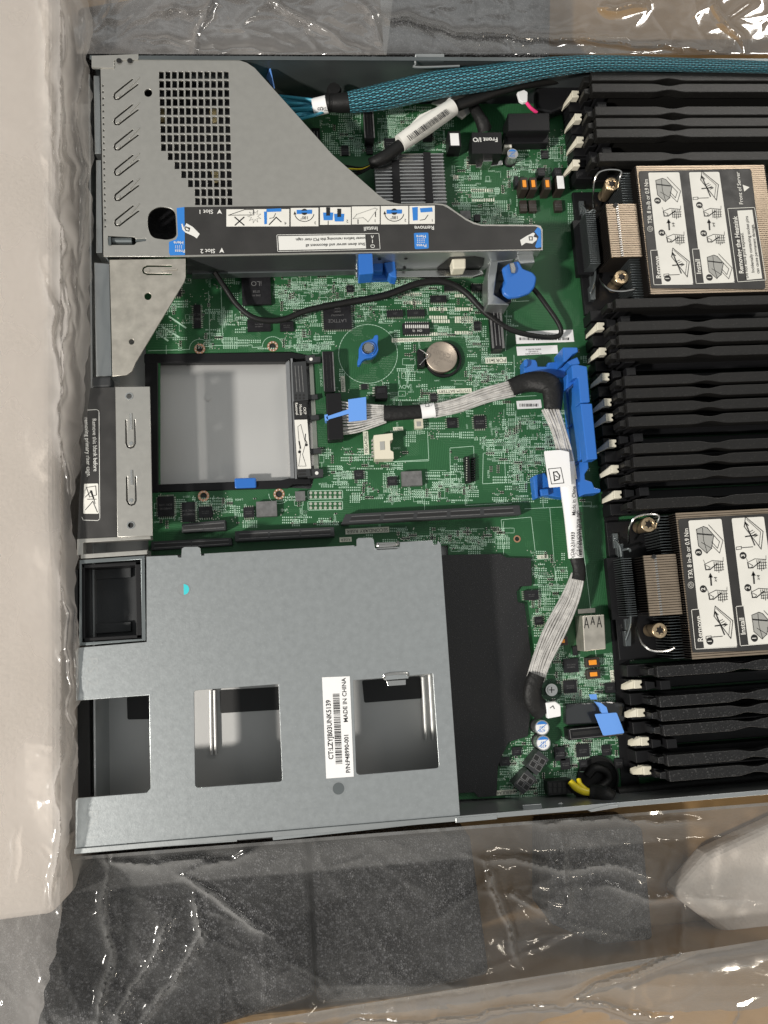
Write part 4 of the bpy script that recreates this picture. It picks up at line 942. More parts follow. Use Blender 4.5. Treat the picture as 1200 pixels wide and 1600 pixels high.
cells = [(h5(375, 68), h5(768, 176)), (h5(777, 60), h5(950, 175)), (h5(960, 56), c2(205, 874)), (c2(209, 788), c2(340, 872)), (c2(345, 786), c2(474, 872)), (c2(479, 785), c2(598, 870))]
for (u0, v0), (u1, v1) in cells: g.flat([(u0, v0), (u1, v0 - .4), (u1, v1 - .3), (u0, v1)], z + .1, 3)
zz = z + .22
g.line([h5(388, 105), h5(490, 70), h5(545, 70), h5(546, 103), h5(388, 105)], .35, zz, 4); g.line([h5(428, 118), h5(484, 166)], .7, zz, 4); g.line([h5(484, 118), h5(430, 166)], .7, zz, 4)
st = [h5(550 + (42 if k % 2 else 20) * math.cos(k * math.pi / 9), 112 + (42 if k % 2 else 20) * math.sin(k * math.pi / 9)) for k in range(19)]; g.line(st, .22, zz, 5)
g.flat([h5(610, 82), h5(628, 82), h5(628, 160), h5(612, 162)], zz, 1); g.flat([h5(625, 66), h5(718, 62), h5(718, 82), h5(625, 85)], zz, 1); g.line([h5(643, 163), h5(686, 118), h5(716, 146)], .6, zz, 4); g.line([h5(645, 125), h5(670, 120), h5(682, 95)], .35, zz, 4); g.text('4', *h5(744, 154), zz, 2.6, 180, 4)
def turn(cx, cy, num, nx, ny):
    g.flat([(cx - 12, cy - 5), (cx + 12, cy - 5.5), (cx + 12, cy + 1), (cx - 12, cy + 1.4)], zz, 1); g.line([(cx + 15 * math.cos(a), cy + 13 * math.sin(a)) for a in [math.pi * (.05 + .9 * k / 12) for k in range(13)]], .4, zz, 4)
    g.flat([(cx - 15 - 2, cy + 2), (cx - 15 + 2.4, cy + 2), (cx - 15, cy - 3)], zz, 4); g.text('180°', cx, cy + 7, zz, 2.9, 180, 4, 0, .9); g.text(num, nx, ny, zz, 2.5, 180, 4)
    g.flat(circ(cx, cy - 2, 5, 12), zz + .06, 4); g.flat([(cx - 12, cy - 3.5), (cx + 12, cy - 4), (cx + 12, cy - 1), (cx - 12, cy - .6)], zz + .1, 1)
turn(*h5(862, 92), '3', *h5(930, 152)); turn(*c2(408, 818), '2', *c2(460, 852))
for x, dy in ((98, 0), (150, 6)):
    u, v = c2(x, 825 + dy); g.flat([(u - 8, v - 3), (u + 8, v - 3), (u + 7, v + 9), (u - 7, v + 9)], zz, 1); g.flat([(u - 3, v - 11), (u + 3, v - 11), (u + 3, v + 2), (u - 3, v + 2)], zz + .06, 4)
g.line([c2(98, 872), c2(98, 856)], .4, zz, 4); g.text('2', *c2(188, 856), zz, 2.5, 180, 4)
g.line([c2(215, 845), c2(232, 825), c2(318, 795), c2(328, 800), c2(285, 860), c2(275, 850), c2(262, 840), c2(215, 845)], .35, zz, 5); g.line([c2(238, 868), c2(238, 850)], .5, zz, 4); g.line([c2(320, 835), c2(320, 815)], .5, zz, 4); g.text('1', *c2(318, 854), zz, 2.5, 180, 4)
g.flat([c2(492, 792), c2(518, 790), c2(518, 852), c2(496, 854)], zz, 1); g.flat([c2(528, 796), c2(585, 792), c2(588, 812), c2(532, 816)], zz, 1); g.line([c2(530, 852), c2(552, 848), c2(566, 828)], .4, zz, 4); g.text('1', *c2(586, 852), zz, 2.5, 180, 4)
g.text('Install', *c2(298, 891), zz, 3.6, 180, 2, .012); g.text('Remove', *c2(549, 887), zz, 3.6, 180, 2, .012)
g.flat(roundpoly([c2(500, 912), c2(568, 910), c2(570, 985), c2(504, 988)], 2, 2), z + .1, 1); g.text('Press', *c2(536, 970), zz, 2.8, 180, 2, .01); g.text('Here', *c2(534, 928), zz, 2.8, 180, 2, .01)
for i in range(4):
    for j in range(3): g.flat([c2(516 + i * 10, 938 + j * 8), c2(520 + i * 10, 938 + j * 8), c2(520 + i * 10, 942 + j * 8), c2(516 + i * 10, 942 + j * 8)], zz, 2)
L0, L1 = h5(690, 228), h5(696, 332)
g.line([L0, c2(336, 914), c2(342, 988), L1, L0], .3, zz, 2); g.flat([(L0[0] + 2.2, L0[1] + 2), c2(272, 920), c2(276, 984), (L1[0] + 2, L1[1] - 2)], z + .1, 2)
g.text('power before removing this PCI riser cage.', *c2(111, 940), zz, 2.55, 180.5, 4, .01, .93); g.text('Shut down server and disconnect all', *c2(133, 967), zz, 2.55, 180.5, 4, .01, .93)
g.line([c2(298, 968), c2(315, 968), c2(315, 980), c2(299, 980), c2(298, 968)], .4, zz, 2); g.line([c2(306, 958), c2(306, 945)], .4, zz, 2); g.line([c2(300, 925), c2(305, 938), c2(310, 925)], .4, zz, 2)
g.build('instruction_strip', ['label_black', 'blue_print', 'print_white', 'label_white', 'ink_black', 'ink_grey'], rc)
# slanting bracket below the cage
u = lambda pts: stroke_px([c4(*p) for p in pts], 2.6)
plate('bracket_plate', 'spangle_steel', [(171, 406), (290, 404), (290, 432), (288, 440), (212, 566), (206, 580), (198, 586), (176, 588)], [u([(445, 47), (330, 47), (314, 55), (309, 66), (314, 78), (330, 85), (445, 85)]), circ(231, 463, 5.6), circ(205.5, 534, 4.4)], ZR - .5, 1.0, rc, .12)
g = MB(); g.tube([c4(400, 66) + (ZR - .4,), c4(470, 64) + (ZR - .4,)], .4, 8); g.cyl(*c4(334, 66), 1.0, ZR - .5, ZR - .2, 0, 12); g.build('spring_dimple', 'spangle_steel', rc, smooth=True)

# ================================================================== SLOT BLANK (black panel with steel plate)
sb = thing('slot_blank', 'black rear blank panel with bare steel strip and white printed warning', 'blank panel', P(170, 720, 10))
g = MB(); g.prism(roundpoly([(141, 606), (182, 605), (186, 838), (121, 842), (124, 770), (133, 680)], 2), 8, 33.5, 0)
z = 33.6
g.line([c4(50, 722), c4(95, 720), c4(104, 728), c4(108, 1230), c4(100, 1240), c4(30, 1238), c4(24, 1225)], .3, z, 1)
g.text('Remove this blank before', *c4(84, 885), z, 3.1, -89, 1, .005, .93); g.text('removing primary riser cage.', *c4(50, 895), z, 3.1, -88, 1, .005, .93)
g.flat(roundpoly([c4(34, 1068), c4(100, 1066), c4(103, 1208), c4(30, 1208)], 2), z, 2)
for p in ([(45, 1085), (88, 1078), (92, 1120), (60, 1130), (45, 1085)], [(40, 1130), (70, 1100), (85, 1160)], [(40, 1190), (75, 1150), (96, 1200)], [(50, 1140), (90, 1140)]): g.line([c4(*q) for q in p], .35, z + .1, 3)
g.flat([c4(60, 1100), c4(66, 1098), c4(82, 1135), c4(76, 1138)], z + .1, 3)
g.build('panel', ['label_black', 'print_white', 'label_white', 'ink_black'], sb, bevel=.4)
def us(cx, top, bot): return stroke_px([c4(*p) for p in ((cx - 22, top), (cx - 21, bot - 22), (cx - 14, bot - 6), (cx, bot), (cx + 14, bot - 6), (cx + 21, bot - 22), (cx + 19, top))], 2.6)
sp_ = plate('steel_strip', 'cage_steel', [(180, 604.5), (234, 604), (238.5, 837), (183.5, 839)], [us(252, 768, 900), us(256, 1033, 1168), circ(*c4(245, 657), 4.6), circ(*c4(253, 1262), 4.6)], 36, 1.0, sb, .15)
g = MB(); g.tube([c4(253, 740) + (36,), c4(255, 815) + (36,)], .8, 8); g.tube([c4(256, 1005) + (36,), c4(258, 1075) + (36,)], .8, 8)
for y in (878, 1145): g.cyl(*c4(254, y), 1.0, 36, 36.3, 0, 12)
for x, y in ((245, 657), (253, 1262)): g.ring(*c4(x, y), 1.5, 2.1, 35.5, 36.3, 0)
g.build('spring_dimple', 'edge_steel', sp_, smooth=True)

# ================================================================== EXPANSION CARD BAY
ob = thing('card_bay', 'empty card bay with black rails over a grey steel tray and blue tab', 'card bay', P(360, 660, FLOOR))
g = MB(); a, b = P(240, 560, FLOOR + .4), P(476, 762, FLOOR + .4); g.wprism([(a.x, b.y), (b.x, b.y), (b.x, a.y), (a.x, a.y)], FLOOR + .1, FLOOR + .4, 0); g.cyl(*c4(614, 662), 2.3, FLOOR + .4, FLOOR + .9, 0)
g.cyl(*c4(614, 662), 1.7, FLOOR + .9, FLOOR + 1.1, 0); g.build('tray', 'floor_steel', ob, smooth=True)
g = MB(); g.prism([(225, 553), (455, 550), (478, 554), (478, 560), (452, 561), (446, 565), (225, 567)], -5, .6); g.build('rail', 'black_plastic', ob, bevel=.5)
g = MB(); g.prism([(226, 552), (247, 552), (248, 770), (228, 770)], -5, .4); g.build('rail', 'black_plastic', ob, bevel=.5)
g = MB(); g.prism([(238, 757), (440, 750), (452, 747), (486, 748), (486, 756), (458, 757), (450, 763), (238, 769)], -5, .6); g.build('rail', 'black_plastic', ob, bevel=.5)
g = MB(); g.prism([(366, 747), (400, 746), (400.5, 762), (367, 763)], .6, 2.4); g.build('release_tab', 'blue_plastic', ob, bevel=.8)
g = MB(); g.prism([(446, 563), (452, 563), (460, 748), (454, 748)], -6, -1, 0); g.prism([(454, 560), (457, 560), (464, 748), (461, 748)], -6, 2, 0); g.build('guide_strip', 'aluminium', ob)
g = MB(); g.prism([(456, 566), (478, 564), (482, 625), (459, 627)], -5, 5, 0)
for i in range(3): g.line([(461 + i * 5, 572), (464 + i * 5, 612)], .5, 5.1, 1)
for i in range(3):
    for j in range(2): g.flat([(461 + i * 6, 616 + j * 5), (464 + i * 6, 616 + j * 5), (464 + i * 6, 619 + j * 5), (461 + i * 6, 619 + j * 5)], 5.1, 2)
g.prism([(458, 627), (481, 626), (482, 656), (460, 657)], -5, 4.5, 2); g.prism([(464, 733), (484, 732), (486, 744), (466, 745)], -5, 5, 0)
for j in range(2): g.flat([(466, 735 + j * 5), (478, 734.5 + j * 5), (478, 737 + j * 5), (466, 738 + j * 5)], 5.1, 2)
g.prism([(477, 555), (492, 554), (492, 557), (501, 557), (501, 565), (478, 567)], -2, 4, 0); g.prism([(481, 734), (496, 732), (505, 733), (505, 745), (481, 747)], -2, 4, 0)
g.prism([(481, 617), (496, 616), (497, 623), (482, 624)], -2, 3, 0); g.prism([(482, 649), (498, 648), (499, 655), (483, 656)], -2, 3, 0); g.prism([(485, 701), (501, 700), (502, 708), (486, 709)], -2, 3, 0)
g.cyl(486, 561, 1.1, 4, 4.4, 3, 12); g.cyl(495, 739, 1.1, 4, 4.4, 3, 12)
g.build('edge_connector', ['grey_plastic', 'ferrite', 'ink_black', 'print_white'], ob, bevel=.2)
g = MB(); g.flat([(460, 656), (480, 655.5), (486, 732), (465, 733)], 5.2, 0)
g.line([c4(1050, 790), c4(1060, 830), c4(1072, 880), c4(1058, 930), c4(1075, 985), c4(1040, 985), c4(1048, 930), c4(1040, 850), c4(1036, 800), c4(1050, 790)], .25, 5.3, 1); g.line([c4(1072, 835), c4(1070, 860), c4(1078, 875)], .5, 5.3, 1); g.flat(circ(*c4(1076, 885), 2.4, 10), 5.3, 1); g.flat(circ(*c4(1044, 918), 2.4, 10), 5.3, 1); g.line([c4(1042, 870), c4(1048, 900)], .8, 5.3, 1)
g.prism([(459, 630), (479, 629), (480, 654), (461, 655)], 4.5, 5.1, 1)
for k, t in enumerate(('Removal', 'Module', 'OCP')): g.text(t, 463.5 + k * 6.3, 641 - (1.5 - k) * 1.5, 5.2, 2.2, -88, 0, .01)
g.build('printed_label', ['label_white', 'ink_black'], ob)
g = MB(); g.prism([(483, 567), (489, 567), (498, 735), (491, 735)], -1.2, .3); g.build('card_edge', 'solder', ob)

# ================================================================== POWER SUPPLY CAGE
pc = thing('power_supply_cage', 'large grey galvanised power supply cage with square windows and white barcode sticker', 'power supply cage', P(420, 1090, FLOOR))
ZP = 35.0
cov = [d2(590, 68), d2(597, 86), d2(683, 1305), d2(665, 1320)] + [d1(945, 1345), d1(940, 1312), d1(800, 1320), d1(792, 1340), d1(792, 1350), d1(478, 1372), d1(475, 1352), d1(325, 1358), d1(322, 1380)] + [(122, 1332), (118, 1329)] + [(118, 1252), (121, 1247), (229, 1238.5), (235, 1232), (233, 1086), (119, 1095), (118, 1018), (122, 1012), (229, 1003), (228.5, 869.5), (277, 867.5), (279, 871), (283, 871), (284, 857), (288, 854.5), (309, 854), (313, 857), (314, 868), (319, 868), (319, 865)] + [(553, 852), (554, 854), (557, 853), (557, 843), (560, 840.5), (580, 840), (584, 843), (586, 857), (590, 859), (620, 857.5), (624, 855), (625, 847), (676, 844), (677, 851), (683, 850.5)]
cov[0] = (684, 844.5)
w2 = roundpoly([(303, 1079), (435, 1069), (441, 1221), (305, 1231)], [5, .5, 5, 6]); w3 = roundpoly([(552, 1063), (600, 1059.5), (602, 1063), (638, 1060), (639, 1056), (676, 1052.5), (686, 1200), (557, 1211)], [1, .5, .5, .5, .5, .5, 5, 6])
plate('cover', 'cover_steel', cov, [w2, w3], ZP, 1.0, pc, .18)
g = MB(); a, b = P(121, 1330, ZP), P(716, 1280, ZP); yy = (a.y + b.y) / 2 + .0003; g.wprism([(a.x, yy), (b.x, yy), (b.x, yy + .0008), (a.x, yy + .0008)], FLOOR, ZP - 1.1)
a, b = P(232, 869, ZP), P(684, 845, ZP); yt = (a.y + b.y) / 2 - .002; g.wprism([(a.x, yt), (b.x, yt), (b.x, yt - .0008), (a.x, yt - .0008)], FLOOR, ZP - 1.1); g.build('side_wall', 'zinc_steel', pc)
a = P(688, 870, ZP); g = MB(); g.wprism([(a.x - .001, yy + .001), (a.x, yy + .001), (a.x, yt - .001), (a.x - .001, yt - .001)], FLOOR, ZP - 1.1); g.build('end_wall', 'zinc_steel', pc)
xw = P(120, 1200, ZP).x
g = MB(); ym = P(300, 1060, ZP).y; g.wprism([(xw + .002, ym + .002), (a.x - .002, ym + .002), (a.x - .002, ym + .003), (xw + .002, ym + .003)], FLOOR, ZP - 1.2); g.build('divider', 'zinc_steel', pc)
# openings and ribs seen through the windows
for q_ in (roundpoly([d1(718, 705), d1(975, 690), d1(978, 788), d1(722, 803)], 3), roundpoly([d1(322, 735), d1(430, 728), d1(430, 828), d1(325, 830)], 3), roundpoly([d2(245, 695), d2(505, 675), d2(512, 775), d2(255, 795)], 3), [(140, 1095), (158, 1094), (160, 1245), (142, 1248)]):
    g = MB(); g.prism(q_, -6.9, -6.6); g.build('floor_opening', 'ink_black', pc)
for pth in ([d1(680, 705), d1(684, 980)], [d1(697, 705), d1(702, 980)], [d2(515, 680), d2(530, 960)], [d2(545, 670), d2(562, 960)]): g = MB(); g.tube([pth[0] + (-5,), pth[1] + (-5,)], 1.0, 8); g.build('floor_rib', 'floor_steel', pc, smooth=True)
for u_, v_, tl in ((287, 921, 1), (529, 1232, 0)):
    g = MB(); g.ring(u_, v_, 3.1, 3.5, ZP - .4, ZP + .1, 0); g.cyl(u_, v_, 3.1, ZP - .6, ZP + .03, 1 if not tl else 0)
    if tl: c = P(u_, v_, ZP + .1); g.add([(c.x + .0029 * math.cos(t), c.y + .0029 * math.sin(t), c.z) for t in [-math.pi / 2 + k * math.pi / 10 for k in range(11)]], [tuple(range(11))], 2)
    g.build('peephole', ['zinc_steel', 'dark_steel', 'teal'], pc)
g = MB(); g.tube([(590, 849, ZP - 1), (592, 853, ZP + .3), (618, 851, ZP + .3), (622, 847, ZP - 1)], 1.0, 8); g.prism([(591, 848), (618, 847), (619, 854), (593, 855)], ZP - 2, ZP - .2); g.build('hook_loop', 'chrome', pc, bevel=.3)
g = MB(); g.tube([(602, 1061, ZP - 1), (603, 1054, ZP + .3), (634, 1052, ZP + .3), (637, 1057, ZP - 1)], .8, 8); g.prism([(604, 1064), (634, 1062), (634, 1070), (606, 1072)], ZP - 5, ZP - 3); g.build('hook_loop', 'chrome', pc, bevel=.3)
for t_, v_ in (('PS 2', 1050), ('PS 1', 1290)):
    g = MB(); g.text(t_, 143, v_, ZP + .05, 9, -90, 0); g.build('stamped_text', 'zinc_steel', pc)
g = MB(); g.ring(125, 1051, .9, 1.2, ZP, ZP + .1, 0, 14); g.build('rivet', 'zinc_steel', pc)
for a in ((325, 1358, 475, 1352), (800, 1322, 940, 1313)):
    g = MB(); g.prism([d1(a[0], a[1]), d1(a[2], a[3]), d1(a[2], a[3] + 22), d1(a[0], a[1] + 24)], ZP - 8, ZP - 3); g.build('edge_slot', 'ink_black', pc)
g = MB(); g.flat([d2(66, 681), d2(190, 676), d2(208, 1124), d2(85, 1133)], ZP + .15, 0)
zz = ZP + .25
# vertical barcode drawn along the sticker (reads bottom to top)
rnd = random.Random(3); t = 0.0
Lp = lambda s, t: (lambda a, b: (a[0] + (b[0] - a[0]) * t, a[1] + (b[1] - a[1]) * t))((510.0 + (503.2 - 510.0) * s, 1216 + (1058.5 - 1216) * s), (552.8 + (546.5 - 552.8) * s, 1213.5 + (1056.6 - 1213.5) * s))
s = .135
while s < .83:
    wd = rnd.choice((1, 1, 2, 3)) * .0042; g.flat([Lp(s, .36), Lp(s + wd, .36), Lp(s + wd, .60), Lp(s, .60)], zz, 1); s += wd + rnd.choice((1, 1, 2)) * .0042
g.text('CT:LZYJB03UNK5139', *Lp(.48, .20), zz, 3.6, 90, 1, .02, .93); g.text('P/N:P48990-001', *Lp(.235, .80), zz, 3.2, 90, 1, .02, .95); g.text('MADE IN CHINA', *Lp(.765, .79), zz, 3.2, 90, 1, .015, .98)
g.build('barcode_sticker', ['paper_white', 'ink_black'], pc)
# empty black frame filler
pf = thing('bay_filler', 'square black plastic filler in a steel frame at the rear edge', 'bay filler', P(175, 940, FLOOR))
g = MB(); g.box(127, 876, 222, 1004, -6, 16, 0); g.build('recess', 'grey_plastic', pf, bevel=1)
outer_f = [(124, 875), (226, 868), (228, 1001), (124, 1009)]
plate('frame', 'dark_steel', outer_f, [[(127.5, 881), (220, 874), (221.5, 998), (128, 1004)]], 34.5, 1.5, pf, .2)
g = MB(); c_ = [P(128, 882, 33), P(220, 875, 33), P(221, 997, 33), P(128, 1003, 33)]; xs0, xs1 = c_[0].x, c_[1].x; ys0, ys1 = c_[2].y, c_[0].y
for (x0_, y0_, x1_, y1_) in ((xs0, ys0, xs0 + .0015, ys1), (xs1 - .003, ys0, xs1, ys1), (xs0, ys0, xs1, ys0 + .002), (xs0, ys1 - .002, xs1, ys1)): g.wprism([(x0_, y0_), (x1_, y0_), (x1_, y1_), (x0_, y1_)], 16, 33)
g.build('inner_wall', 'black_plastic', pf, bevel=.4)
for va in (890, 975):
    g = MB(); g.box(142, va, 205, va + 12, 16, 18); g.build('inner_rib', 'grey_plastic', pf, bevel=.4)

# ================================================================== BLACK INSULATING SHEET
my = [d2(x, y) for x, y in ((590, 135), (865, 130), (890, 146), (1000, 148), (1003, 272), (950, 276), (935, 300), (940, 345), (970, 352), (985, 460), (1000, 590), (985, 660), (975, 720), (995, 860), (985, 945), (900, 970), (870, 1030), (852, 1080), (846, 1210), (765, 1217), (745, 1195), (640, 1200))]
o = plate('insulating_sheet', 'sheet_black', my, [], 2.4, .6, None, .15, loc=P(760, 1050, 1.8))
tag(o, 'matt black insulating sheet beside the power supply cage over the board', 'plastic sheet')

# ================================================================== COIN CELL, BLUE THUMB FASTENER
cc = thing('coin_cell', 'round silver coin cell battery lying in its black holder', 'battery', P(690, 557, 3))
g = MB(); g.cyl(690, 557, 9.8, 2, 5, 0, 48, zr=5.4); g.cyl(690, 557, 9.1, 5, 5.4, 0, 48, r0=9.8, zr=5.4); g.build('cell', 'battery_steel', cc, smooth=True, angle=30)
g = MB(); g.text('CR2032', 688, 551, 5.5, 4.2, 158, 0); g.text('3V', 681, 566, 5.5, 4.4, 158, 0); g.text('+', 682, 540, 5.5, 5, 158, 0); g.text('LITHIUM', 697, 562, 5.5, 2.4, 158, 0); g.build('engraved_text', 'battery_mark', cc)
tf = thing('thumb_fastener', 'blue winged plastic fastener on a steel standoff inside a white printed circle', 'fastener', P(575, 550, 0))
g = MB(); g.cyl(573, 552, 4.8, 0, 9, 0, zr=6); g.build('standoff', 'aluminium', tf, smooth=True)
g = MB(); g.prism(roundpoly([e4(430, 820), e4(428, 790), e4(440, 750), e4(440, 680), e4(465, 630), e4(520, 605), e4(560, 595), e4(575, 565), e4(600, 560), e4(608, 580), e4(600, 640), e4(608, 690), e4(590, 730), e4(555, 755), e4(495, 765), e4(470, 785), e4(450, 820)], 1.5, 3), 9, 13); g.cyl(*e4(524, 682), 5.3, 9, 13.02); g.ring(*e4(522, 675), 3.8, 4.6, 13, 14); wg = g.build('wing_cap', 'blue_plastic', tf, bevel=.8, smooth=True)
g = MB(); g.cyl(*e4(520, 672), 3.5, 13, 14.2); g.cyl(*e4(520, 672), 2.6, 14.2, 15.2, r0=3.4, zr=14.6); g.build('screw_head', 'chrome', wg, smooth=True)

# ================================================================== BLUE CABLE HOLDER
bh = thing('cable_holder', 'blue plastic cable holder clipped beside the middle memory sockets', 'cable holder', P(880, 660, 0))
def pr(g, pts, z0, z1): g.prism([e8(*p) for p in pts], z0, z1, 0); return g
g = pr(MB(), [(220, 245), (245, 232), (325, 240), (340, 265), (345, 300), (430, 300), (435, 265), (560, 250), (600, 265), (595, 410), (480, 390), (225, 350)], 2, 12); pr(g, [(225, 350), (480, 385), (600, 400), (600, 450), (400, 400)], 2, 7); pr(g, [(222, 240), (250, 232), (262, 262), (255, 300), (225, 300)], 12, 15); g.build('upper_arm', 'blue_plastic', bh, bevel=.6)
g = pr(MB(), [(568, 128), (700, 128), (706, 170), (660, 190), (600, 255), (575, 262)], 8, 26); pr(g, [(600, 255), (700, 215), (725, 275), (640, 290)], 8, 22); g.build('top_hook', 'blue_plastic', bh, bevel=.6)
g = pr(MB(), [(645, 290), (690, 280), (785, 300), (812, 618), (725, 625), (705, 400), (655, 410)], 24, 34); pr(g, [(605, 365), (700, 375), (705, 415), (620, 490), (598, 500)], 14, 26); g.build('upper_panel', 'blue_plastic', bh, bevel=.6)
g = pr(MB(), [(725, 630), (830, 630), (878, 1125), (785, 1135), (740, 760)], 24, 33.2); g.build('lower_panel', 'blue_plastic', bh, bevel=.6)
g = pr(MB(), [(590, 480), (690, 440), (745, 1110), (700, 1215), (650, 1160)], 2, 8); pr(g, [(690, 440), (720, 620), (745, 1130), (725, 1130), (700, 640)], 8, 24); pr(g, [(610, 850), (735, 690), (740, 750), (640, 840)], 8, 12); g.build('back_wall', 'blue_plastic', bh, bevel=.5)
g = pr(MB(), [(690, 1215), (720, 1150), (795, 1150), (800, 1210), (765, 1260), (768, 1310), (830, 1330), (850, 1380), (908, 1395), (905, 1425), (770, 1440), (715, 1465), (690, 1390)], 6, 18); g.build('foot', 'blue_plastic', bh, bevel=.6)
g = pr(MB(), [(302, 1280), (345, 1262), (410, 1250), (430, 1290), (580, 1330), (700, 1300), (710, 1420), (575, 1475), (420, 1450), (325, 1480)], 2, 10); pr(g, [(302, 1280), (345, 1262), (350, 1470), (325, 1482)], 10, 14); pr(g, [(365, 1395), (440, 1390), (445, 1450), (375, 1455)], 10, 14); g.build('lower_arm', 'blue_plastic', bh, bevel=.6)

# ================================================================== CABLES
def bundle(g, path, wid, n, r_, mi=0, thick=1):
    """n parallel wires spread sideways over wid (list of mm) along path"""
    W = [P(*p) for p in path]
    for row in range(thick):
        for k in range(n):
            f = (k + .5) / n - .5; pts = []
            for i, c in enumerate(W):
                d = W[min(i + 1, len(W) - 1)] - W[max(i - 1, 0)]; s_ = d.cross(Vector((0, 0, 1))).normalized()
                jit = .35 * math.sin(k * 5.1 + i * 2.3 + row * 1.7) / 1000
                pts.append(c + s_ * (f * wid[i] / 1000 + jit) + s_ * (row * wid[i] / n / 2000) + Vector((0, 0, -row * r_ * 1.9 / 1000 + .3 * math.sin(k * 3.7 + i) / 1000)))
            g.tube(pts, r_, 7, mi, sub=5)
# silver ribbon cable
rb = thing('ribbon_cable', 'silver multiwire cable bending at the blue holder with black wraps and white tags', 'cable', P(700, 640, 4))
g = MB(); g.prism([(509, 614), (533, 613), (537, 686), (512, 688)], 3, 12); g.build('plug', 'black_plastic', rb, bevel=.8)
for a in (([(534, 652, 8), (560, 651, 9), (602, 646, 10)], [21, 18, 9.5], 10, .55), ([(676, 641, 12), (715, 632, 13), (760, 617, 14), (802, 605, 14)], [7.5, 8.5, 8.6, 9.5], 7, .62),
          ([(861, 636, 20), (874, 672, 21), (884, 710, 21), (893, 750, 20)], [9.5, 8.6, 8, 7], 6, .74), ([(904, 898, 14), (893, 935, 14), (868, 985, 15), (848, 1030, 16), (838, 1062, 16)], [7.5, 10, 12, 11, 9.5], 9, .62)):
    g = MB(); bundle(g, *a, thick=2); g.build('wires', 'silver_wire', rb, smooth=True)
for a in (([(600, 646, 9.5), (630, 645, 11), (660, 643, 11.5)], [3.2, 2.8, 2.7], 1.6), ([(798, 606, 14), (820, 598, 15), (845, 597, 18), (862, 606, 20), (864, 640, 20)], [3.4, 3.8, 4.4, 4.4, 3.4], 1.55),
          ([(901, 872, 14), (905, 890, 14), (903, 906, 13.5)], [2.8, 2.6, 2.9], 1.5), ([(839, 1054, 16), (832, 1075, 15), (834, 1096, 13), (848, 1112, 11)], [3.4, 3.6, 4.0, 4.2], 1.45)):
    g = MB(); g.tube(a[0], a[1], 18, 0, a[2]); g.build('tape_wrap', 'wrap_tape', rb, smooth=True)
g = MB(); g.tube([(658, 643.5, 11.8), (679, 640.5, 12.2)], 2.9, 18, 0, 1.55, sub=2); g.text('D', 668, 633, 16.2, 3.6, 90, 1)
g.build('white_tag', ['paper_white', 'ink_black'], rb, smooth=True, angle=60)
g = MB(); g.tube([(884, 722, 20), (888, 765, 18), (894, 810, 16), (900, 872, 14.4)], [3.4, 3.0, 3.0, 2.9], 18, 0, [1.6, 1.6, 1.6, 1.6], sub=4)
g.text('Made in China', *e8(668, 1500), 20.9, 3.2, 84, 1, .01, .95); g.text('CT:EZUQ0AZGJL0KL', 904.5, 832, 19.0, 3.2, 84, 1, .01, .95); g.text('VDR:231933', 895, 852, 18.6, 3.2, 84, 1, .01, .95)
barcode(g, 905, 800, 910, 872, 18.0, 1, 46, True)
g.build('white_tag', ['paper_white', 'ink_black'], rb, smooth=True, angle=60)
g = MB(); g.prism(roundpoly([(850, 705), (875, 703), (889, 706), (893, 759), (858, 762)], 2), 24.6, 25.0, 0); g.line([e8(440, 1215), e8(550, 1205), e8(578, 1340), e8(468, 1350), e8(440, 1215)], .4, 25.1, 1); g.line([e8(485, 1245), e8(515, 1240), e8(540, 1275), e8(535, 1305), e8(495, 1320), e8(485, 1245)], .7, 25.1, 1); g.line([e8(500, 1275), e8(525, 1290)], .5, 25.1, 1); g.build('flag_sticker', ['paper_white', 'ink_black'], rb)
g = MB(); g.prism(roundpoly([(853, 1098), (868, 1096), (876, 1102), (877, 1119), (856, 1123)], 2), 12, 16, 0); g.line([(860, 1106), (864, 1103), (866, 1107)], .5, 16.1, 1); g.build('white_tag', ['paper_white', 'ink_black'], rb, bevel=.5)
g = MB(); g.prism([(544, 624), (572, 620), (573, 656), (545, 659)], 12.4, 12.9); g.prism([(509, 651), (545, 639), (546, 646), (511, 656)], 12.2, 12.6); g.prism([(507, 648), (512, 647), (513, 657), (508, 657)], 6, 12.6); g.build('pull_tab', 'blue_tab', rb, bevel=.15)
pt = MB(); pt.prism(roundpoly([d3(426, 845), d3(525, 838), d3(560, 930), d3(465, 942)], 2.5), 12, 12.5); pt.prism([d3(430, 790), d3(455, 795), d3(480, 815), d3(488, 842), d3(460, 844), d3(452, 818)], 9, 12); pt.prism([d3(402, 757), d3(435, 755), d3(438, 780), d3(408, 780)], 6, 6.5)
tag(pt.build('pull_tab', 'blue_tab', None, bevel=.15), 'light blue square pull tab lying over a slim black socket', 'pull tab')
